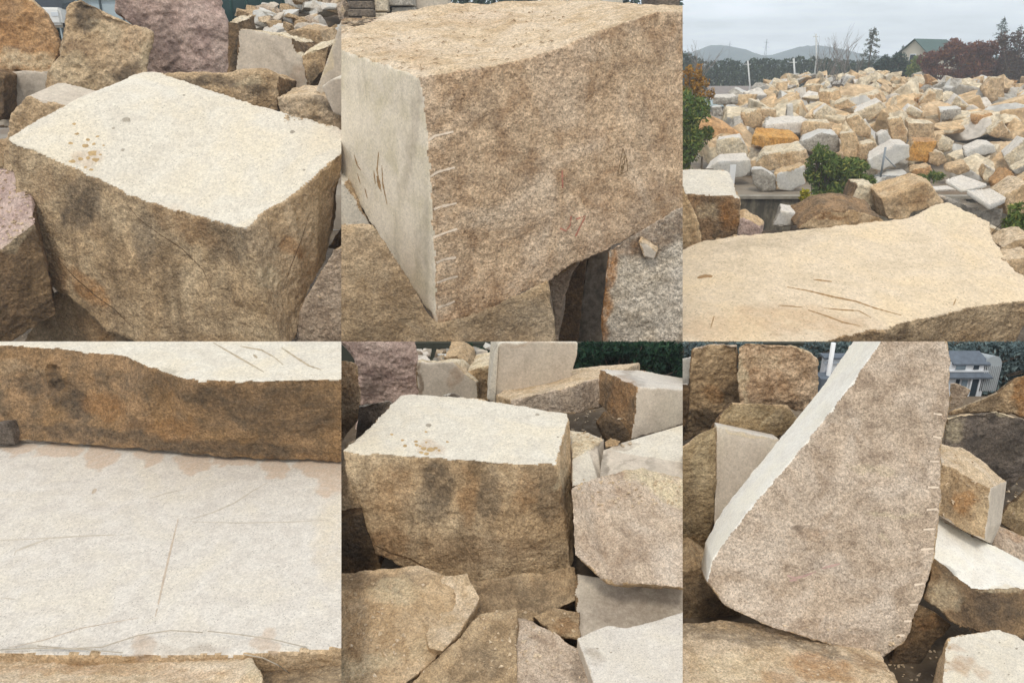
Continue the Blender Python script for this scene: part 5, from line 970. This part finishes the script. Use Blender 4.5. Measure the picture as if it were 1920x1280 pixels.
S6([(18, 190), (40, 30), (90, 12), (210, 8), (218, 240), (190, 300), (60, 350), (-30, 390), (-30, 200)], 9.3, ('v', .8), ('rough_brown', 'rough_mauve', 'rough_dark'), 'brown rusty boulder at the upper left of the leaning wedge', name='boulder', cat='boulder', amp=1.5, stains=[(110, 190, 60, 40, 0, (0, .5, 0)), (60, 300, 120, 60, 0, (.8, 0, 0)), (170, 210, 40, 60, 0, (.6, 0, 0)), (110, 80, 60, 40, 0, (.2, 0, 0))])
S6([(-30, 70), (26, 60), (44, 110), (38, 150), (-30, 170)], 9.8, ('v', .8), ('sawn_pale_grey', 'sawn_white', 'grey_rough'), 'pale stone offcut at the far left behind the brown rusty boulder', name='stone_offcut', cat='stone offcut')
S6([(-30, 160), (20, 158), (30, 180), (20, 300), (-30, 360)], 9.0, ('v', .8), ('rough_dark', 'sawn_white', 'rough_dark'), 'dark stone with a white top rim at the left edge of the leaning wedge view')
S6([(208, 20), (240, 4), (400, 12), (470, 40), (498, 70), (508, 140), (500, 235), (470, 262), (340, 236), (222, 234), (205, 120)], 8.9, ('v', .8), ('rough_pinkish', 'rough_light', 'rough_tan'), 'tan boulder with a pale left edge left of the white sawn strip', name='boulder', cat='boulder', amp=1.4, stains=[(225, 140, 22, 120, 0, (0, 0, .75)), (300, 200, 60, 40, 20, (.3, .2, 0)), (380, 225, 110, 24, 5, (.6, 0, 0)), (300, 70, 100, 30, 0, (0, 0, .25))])
S6([(60, 380), (125, 295), (180, 232), (300, 232), (392, 242), (432, 292), (400, 330), (350, 372), (200, 420)], 8.0, ('v', .8), ('olive', 'rough_tan', 'rough_dark'), 'yellowish tan arched stone below the tan boulder', name='boulder', cat='boulder', stains=[(350, 300, 60, 34, -30, (.5, 0, .2)), (230, 270, 80, 30, 0, (0, 0, .35)), (310, 300, 60, 12, -30, (0, 0, .5))])
N4 = S6([(128, 318, 7.5), (362, 366, 7.5), (345, 420, 7.4), (160, 700, 7.0), (118, 690, 7.0)], 7.3, (.12, .5, -.2), ('sawn_grey', 'sawn_white', 'sawn_grey'), 'pale sawn block tucked behind the white sawn strip', amp=.4, stains=[(240, 345, 140, 9, 12, (0, 0, .8))])
S6([(-30, 420), (60, 350), (130, 312), (124, 480), (118, 660), (86, 770), (60, 850), (-30, 900)], 7.15, ('v', .8), ('olive', 'rough_tan', 'rough_brown'), 'olive brown rough stone with vertical streaks at the left edge of the leaning wedge view', vox=3, stains=[(60, 480, 30, 150, 0, (0, 0, .3)), (30, 600, 30, 150, 0, (.3, 0, 0)), (90, 420, 26, 100, 10, (0, 0, .3)), (30, 760, 60, 60, 0, (0, .25, 0))])
S6([(-30, 870), (60, 840), (140, 900), (200, 1000), (260, 1060), (-30, 1080)], 6.4, (0, .5, 0), ('rough_brown', 'rough_brown', 'rough_dark'), 'brown stone at the left edge below the olive brown stone', stains=[(60, 980, 140, 90, 0, (.5, 0, 0))])
S6([(-30, 1050, 5.75), (140, 1052, 5.75), (300, 1060, 5.72), (440, 1095, 5.6), (600, 1130, 5.5), (740, 1165, 5.4), (790, 1240, 5.1), (830, 1340, 4.65), (-30, 1340, 4.65)], 5.2, (0, .4, -.6), ('rough_light', 'rough_light', 'rough_tan'), 'large speckled tan block with orange patches carrying the leaning wedge', vox=3.4, stains=[(520, 1220, 160, 60, 10, (0, .6, 0)), (180, 1100, 260, 34, 8, (.5, 0, 0)), (480, 1140, 220, 26, 14, (.55, 0, 0)), (700, 1200, 80, 30, 20, (.3, .3, 0)), (180, 1220, 160, 60, 0, (0, 0, .4)), (350, 1270, 100, 30, 0, (0, .4, 0))])  # dark bands below the wedge paint its cast shadow; orange patches are real
S6([(998, 272), (1060, 238), (1180, 192), (1250, 132), (1320, 118), (1320, 300), (1240, 270), (1185, 262), (1060, 268)], 9.0, ('v', .8), ('rough_brown', 'rough_light', 'rough_dark'), 'brown ridge shaped stone with orange right part at the upper right of the wedge', stains=[(1275, 210, 50, 90, 5, (0, .85, 0)), (1120, 240, 100, 30, -20, (.5, 0, 0)), (1110, 215, 130, 8, -27, (0, 0, .6))])
S6([(996, 260), (1004, 156), (1040, 158), (1085, 180), (1040, 240)], 10.2, ('v', .8), ('rough_mauve', 'rough_light', 'rough_tan'), 'pale pinkish stone just right of the wedge below the white house', name='boulder', cat='boulder')
S6([(985, 285), (1040, 270), (1180, 262), (1240, 282), (1320, 308), (1320, 480), (1260, 510), (1215, 562), (1100, 480), (1040, 405), (980, 400)], 8.0, ('v', .8), ('grey_dark', 'rough_light', 'rough_dark'), 'dark grey brown boulder with thin pale top rim right of the wedge', name='boulder', cat='boulder', amp=1.2, stains=[(1020, 330, 44, 60, 10, (0, 0, .55)), (1150, 268, 140, 8, 0, (0, 0, .7)), (1180, 400, 90, 60, 20, (.5, 0, 0))])
S6([(970, 458, 6.85), (1040, 490, 6.75), (1156, 548, 6.6), (1140, 700, 6.4), (1130, 745, 6.35), (1040, 700, 6.45), (950, 645, 6.6)], 6.7, [(960, 384, 7.4), (1042, 400, 7.3), (1216, 524, 7.0), (1195, 680, 6.8), (1160, 760, 6.7), (1060, 700, 7.0), (960, 620, 7.2)], ('rough_brown', 'sawn_cream', 'sawn_grey'), 'block with pale sawn top and rusty brown front right of the wedge', over={0: 'rough_light', 1: 'rough_light', 2: 'sawn_grey', 3: 'sawn_grey'}, stains=[(1060, 600, 60, 50, 0, (0, .6, 0)), (990, 600, 40, 80, 0, (.5, 0, 0)), (1120, 640, 30, 90, 10, (0, 0, .25))])
S6([(940, 812, 6.1), (980, 845, 6.0), (1078, 922, 5.8), (1180, 930, 5.8), (1320, 925, 5.85), (1320, 1110, 5.6), (1120, 1100, 5.55), (1015, 1058, 5.5), (960, 1000, 5.7), (905, 965, 5.8)], 5.8, [(945, 650, 6.75), (1010, 690, 6.7), (1100, 735, 6.65), (1170, 765, 6.6), (1330, 850, 6.5), (1330, 1000, 6.4), (1120, 1000, 6.3), (1020, 980, 6.3), (960, 940, 6.4), (910, 900, 6.4)], ('rough_dark', 'sawn_chalk', 'rough_dark'), 'block with a broad white top and dark front at the right of the wedge', vox=3, over={0: 'sawn_chalk', 1: 'sawn_chalk', 2: 'sawn_chalk', 3: 'sawn_chalk'}, stains=[(985, 950, 80, 74, 35, (0, 0, .45)), (990, 860, 60, 26, 38, (.6, 0, 0)), (1180, 1010, 130, 80, 0, (.6, 0, 0)), (1200, 930, 120, 10, 0, (0, 0, .4))])  # dark front and paler left facet put shade and light into the colour
S6([(1165, 765, 7.0), (1172, 690, 7.2), (1220, 705, 7.2), (1320, 750, 7.1), (1320, 860, 6.8)], 7.1, ('v', .8), ('rough_mauve', 'rough_light', 'rough_tan'), 'pinkish stone at the right edge above the broad white top', name='boulder', cat='boulder', stains=[(1250, 730, 60, 20, 20, (0, .4, 0))])
S6([(1182, 672), (1215, 610), (1320, 540), (1320, 760), (1260, 728)], 7.35, ('v', .8), ('olive', 'olive', 'rough_dark'), 'olive brown stone at the right edge above the pinkish stone', name='boulder', cat='boulder', stains=[(1240, 690, 70, 50, 30, (.4, 0, 0))])
S6([(885, 985), (950, 1010), (1010, 1062), (940, 1130), (840, 1270), (790, 1330), (760, 1250), (800, 1150), (850, 1080)], 5.75, (0, .4, -.2), ('rough_dark', 'rough_brown', 'rough_dark'), 'dark reddish brown stone in the gap under the right side of the wedge', name='boulder', cat='boulder', stains=[(860, 1200, 60, 90, 30, (.6, 0, 0)), (920, 1050, 50, 40, 0, (0, .25, 0))])
Q6 = S6([(984, 1150, 5.15), (1000, 1112, 5.25), (1080, 1095, 5.3), (1180, 1076, 5.35), (1250, 1100, 5.3), (1320, 1150, 5.15), (1320, 1340, 4.6), (968, 1340, 4.6)], 5.0, (0, .1, -.8), ('sawn_cream', 'sawn_cream', 'rough_tan'), 'pale yellowish block with brown pitted patches in the bottom right corner', vox=3.2, stains=[(1050, 1210, 50, 40, 30, (.1, .45, 0)), (1020, 1145, 40, 20, 0, (0, .4, 0)), (1120, 1240, 40, 20, 30, (0, .35, 0))])
for u, v, r in ((1188, 1128, 5), (1112, 1166, 4), (1252, 1150, 6), (1222, 1248, 5), (1068, 1176, 4), (1206, 1205, 3)): spot(Q6, 6, u, v, r, M_spot2, 'pit')
# houses and trees on the strip before the bank
M_wr = plain('white_render', srgb(222, 224, 224), .85, .04, 3.); M_sl = plain('slate_roof', srgb(98, 106, 114), .7, .15, 9.)
d6 = 14.0; bz = pt(6, 1070, 205, d6).z
def px6(u): return pt(6, u, 100, d6).x
ho = empty('house', (px6(1072), d6 + .5, bz), 'white two storey house with slate grey roofs, right of the wedge top', 'house')
x0, x1 = px6(998) - px6(1072), px6(1145) - px6(1072); zz = lambda v: pt(6, 1072, v, d6).z - bz
def hb(name, m, u0, u1, v0, v1, y0, y1, par=None):
    bm = bmesh.new(); a, b = px6(u0) - px6(1072), px6(u1) - px6(1072); z0, z1 = zz(v1), zz(v0); box(bm, ((a + b) / 2, (y0 + y1) / 2, (z0 + z1) / 2), (b - a, y1 - y0, z1 - z0)); return mesh_obj(name, bm, m, parent=par or ho)
hb('wall', M_wr, 1000, 1144, 78, 215, -.5, -.05)
def roof6(u0, u1, ve, vr, y0, y1, par, m, u2=None, u3=None):
    bm = bmesh.new(); f = lambda u: px6(u) - px6(1072); q = [(f(u0), y0, zz(ve)), (f(u1), y0, zz(ve)), (f(u3 or u1), y1, zz(vr)), (f(u2 or u0), y1, zz(vr))]
    a = [bm.verts.new(p) for p in q]; b = [bm.verts.new((p[0], p[1], p[2] - .03)) for p in q]; bm.faces.new(a); bm.faces.new(b[::-1])
    for i in range(4): bm.faces.new((a[i], b[i], b[(i + 1) % 4], a[(i + 1) % 4]))
    bmesh.ops.recalc_face_normals(bm, faces=bm.faces)
    return mesh_obj('roof', bm, m, parent=par)
roof6(1008, 1148, 82, 48, -.54, -.3, ho, M_sl, 990, 1122)
roof6(990, 1160, 128, 114, -.60, -.5, ho, M_sl, 996, 1146)
hb('cornice', M_wr, 1000, 1150, 108, 113, -.52, -.49)
M_gw = plain('grey_glazing', srgb(120, 134, 142), .25, .1, 4.); M_dg = plain('dark_glass', srgb(58, 68, 76), .15, .1)
def win6(u0, u1, v0, v1, m):
    w = hb('window', plain('window_frame', srgb(225, 228, 230), .5, .03), u0 - 1.5, u1 + 1.5, v0 - 1.5, v1 + 1.5, -.515, -.48); hb('pane', m, u0, u1, v0, v1, -.525, -.505, w); return w
win6(1022, 1058, 87, 104, M_gw); win6(1088, 1108, 88, 103, M_dg); win6(1034, 1048, 140, 168, M_dg); win6(1056, 1078, 142, 200, M_gw)
dr = hb('door', M_dg, 1092, 1118, 142, 205, -.53, -.49); hb('door_frame', M_wr, 1086, 1092, 138, 205, -.55, -.49, dr); hb('door_frame', M_wr, 1118, 1124, 138, 205, -.55, -.49, dr)
an = empty('outbuilding', (px6(1162), d6, bz), 'round topped greyish outbuilding beside the white two storey house', 'building')
bm = bmesh.new(); w6 = px6(1190) - px6(1126); n = 10; fr_ = []; bk = []
prof = [(-w6 / 2, zz(185))] + [(-w6 / 2 * math.cos(math.pi * k / n), zz(90) + (zz(54) - zz(90)) * math.sin(math.pi * k / n)) for k in range(n + 1)] + [(w6 / 2, zz(185))]
for x, z in prof: fr_.append(bm.verts.new((x, 0, z))); bk.append(bm.verts.new((x, .5, z - .12)))
bm.faces.new(fr_); bm.faces.new(bk[::-1])
for i in range(len(prof)): bm.faces.new((fr_[i], bk[i], bk[(i + 1) % len(prof)], fr_[(i + 1) % len(prof)]))
bmesh.ops.recalc_face_normals(bm, faces=bm.faces); mesh_obj('shell', bm, plain('grey_sheet', srgb(164, 170, 170), .6, .08, 5.), parent=an)
bm = bmesh.new()
for k in range(9): box(bm, (-w6 / 2 + w6 * (k + .5) / 9, -.012, (zz(90) + zz(185)) / 2), (.012, .02, zz(90) - zz(185)))
mesh_obj('batten', bm, plain('grey_batten', srgb(188, 192, 192), .6, .05), parent=an)
def px6b(u): return pt(6, u, 60, d6).x
lo = empty('house', (px6b(580), d6 + .3, bz), 'small white house with grey roof left of the white sawn strip', 'house'); cx = px6b(580); z2 = lambda v: pt(6, 580, v, d6).z - bz
def lb(name, m, u0, u1, v0, v1, y0, y1, par=None):
    bm = bmesh.new(); a, b = px6b(u0) - cx, px6b(u1) - cx; box(bm, ((a + b) / 2, (y0 + y1) / 2, (z2(v0) + z2(v1)) / 2), (b - a, y1 - y0, z2(v0) - z2(v1))); return mesh_obj(name, bm, m, parent=par or lo)
lb('wall', M_wr, 538, 640, 63, 200, -.3, -.12); lb('cornice', plain('band', srgb(176, 184, 190), .7, .05), 532, 646, 76, 82, -.34, -.29); lb('roof', M_sl, 528, 650, 57, 64, -.36, -.1)
w = lb('window', plain('window_frame', srgb(225, 228, 230), .5, .03), 543, 566, 86, 108, -.32, -.29); lb('pane', M_dg, 547, 562, 89, 105, -.335, -.31, w)
l2 = lb('porch_roof', M_sl, 500, 560, 112, 162, -.7, -.34); lb('porch_wall', plain('porch_grey', srgb(120, 128, 140), .8, .08, 4.), 502, 556, 164, 200, -.62, -.34)
po = empty('lamp_post', (pt(6, 557, 60, 13.8).x, 13.8, 0), 'white post rising in front of the small white house', 'post')
bm = bmesh.new(); zt = pt(6, 557, 6, 13.8).z; tube(bm, [(0, 0, 0), (0, 0, zt * .5), (0, 0, zt)], [.05, .045, .045], 10); mesh_obj('shaft', bm, plain('white_paint', srgb(236, 236, 232), .5, .03), parent=po)
bm = bmesh.new(); box(bm, (0, 0, .05), (.22, .22, .1)); mesh_obj('base', bm, plain('grey_concrete', srgb(120, 116, 106), .9, .2, 2.), parent=po)
TG = 'blue green trees along the foot of the bank'
for i, (px, lab) in enumerate(((1300, 'blue green tree behind the brown rusty boulder at the left of the wedge view'), (1400, 'blue green tree behind the tan boulder with the pale left edge'), (1545, 'blue green tree behind the small white house'), (1610, 'blue green tree touching the white sawn strip'), (1800, 'blue green tree above the white two storey house'), (1865, 'blue green tree behind the round topped outbuilding'), (1915, 'blue green tree at the far right above the brown ridge shaped stone'))):
    tree('tree', lab, 'tree', px, 0, 15.2, [(px, 665, 52, 26), (px - 24, 690, 40, 26), (px + 24, 690, 42, 26), (px, 715, 56, 26), (px + 20, 650, 40, 14), (px - 22, 652, 40, 14)], 'hazed', 3400, 3.0, 3, cull=lambda p: under(p) and proj(p)[0] > 1281, group=TG, seed=60 + i, stems=2)
# ------------------------------------------------------------------ thin autumn haze over the far country
M_grit = granite('rough_light', 6)
def grit(label, P, boxes, n, r0, r1, seed):
    rg = random.Random(seed); C.view_layer.update(); dg = C.evaluated_depsgraph_get(); b = bmesh.new(); s0 = len(b.verts); k = 0
    for _ in range(n * 6):
        if k >= n: break
        u0, v0, u1, v1 = rg.choice(boxes); r = ray(OX[P] + rg.uniform(u0, u1) / 2, OY[P] + rg.uniform(v0, v1) / 2).normalized()
        ok, loc, nor, idx, ob, mt = SC.ray_cast(dg, EYE, r)
        if not ok or nor.z < .35 or ob.get('label', '').startswith(('wide pale', 'squared block', 'white sawn')): continue
        sz = (loc - EYE).length / F_PX * rg.uniform(r0, r1); k += 1
        vs = [b.verts.new(loc + nor * sz * .2 + Vector((rg.gauss(0, 1), rg.gauss(0, 1), rg.gauss(0, .6))) * sz * .55) for _ in range(7)]
        bmesh.ops.convex_hull(b, input=vs)
    loose = [v for v in b.verts if not v.link_faces]; bmesh.ops.delete(b, geom=loose, context='VERTS')
    tag(mesh_obj('grit', b, M_grit), label, 'grit', kind='stuff')
grit('grit and small chips on the gravelly boulder and in the gaps of the bottom centre', 5, [(0, 880, 320, 1260), (440, 1000, 900, 1260), (870, 520, 1280, 620), (860, 260, 1100, 400)], 260, 2.0, 5.5, 1)
grit('grit and small chips on the stones around the leaning wedge', 6, [(0, 1060, 740, 1270), (960, 400, 1280, 660), (760, 1100, 1000, 1270)], 150, 1.8, 4.5, 2)
grit('grit and small chips on the stones around the spotted block', 1, [(0, 640, 120, 900), (1050, 380, 1280, 460), (1130, 940, 1280, 1270), (60, 1120, 400, 1270)], 110, 1.8, 4.5, 3)
bm = bmesh.new(); box(bm, (0, 510, 27), (2000, 1140, 65))
hz = mesh_obj('haze', bm, bpy.data.materials.new('haze')); hz['kind'] = 'stuff'; hz['label'] = 'thin pale haze over the far hills'
m = hz.data.materials[0]; m.use_nodes = True; t = m.node_tree; t.nodes.clear()
o_ = t.nodes.new('ShaderNodeOutputMaterial'); v_ = t.nodes.new('ShaderNodeVolumePrincipled'); v_.inputs['Color'].default_value = (.90, .96, 1, 1); v_.inputs['Density'].default_value = .001
v_.inputs['Anisotropy'].default_value = .2; SC.cycles.volume_bounces = 3
t.links.new(v_.outputs[0], o_.inputs['Volume'])
for o in SC.objects:
    if '_p' in o: del o['_p']
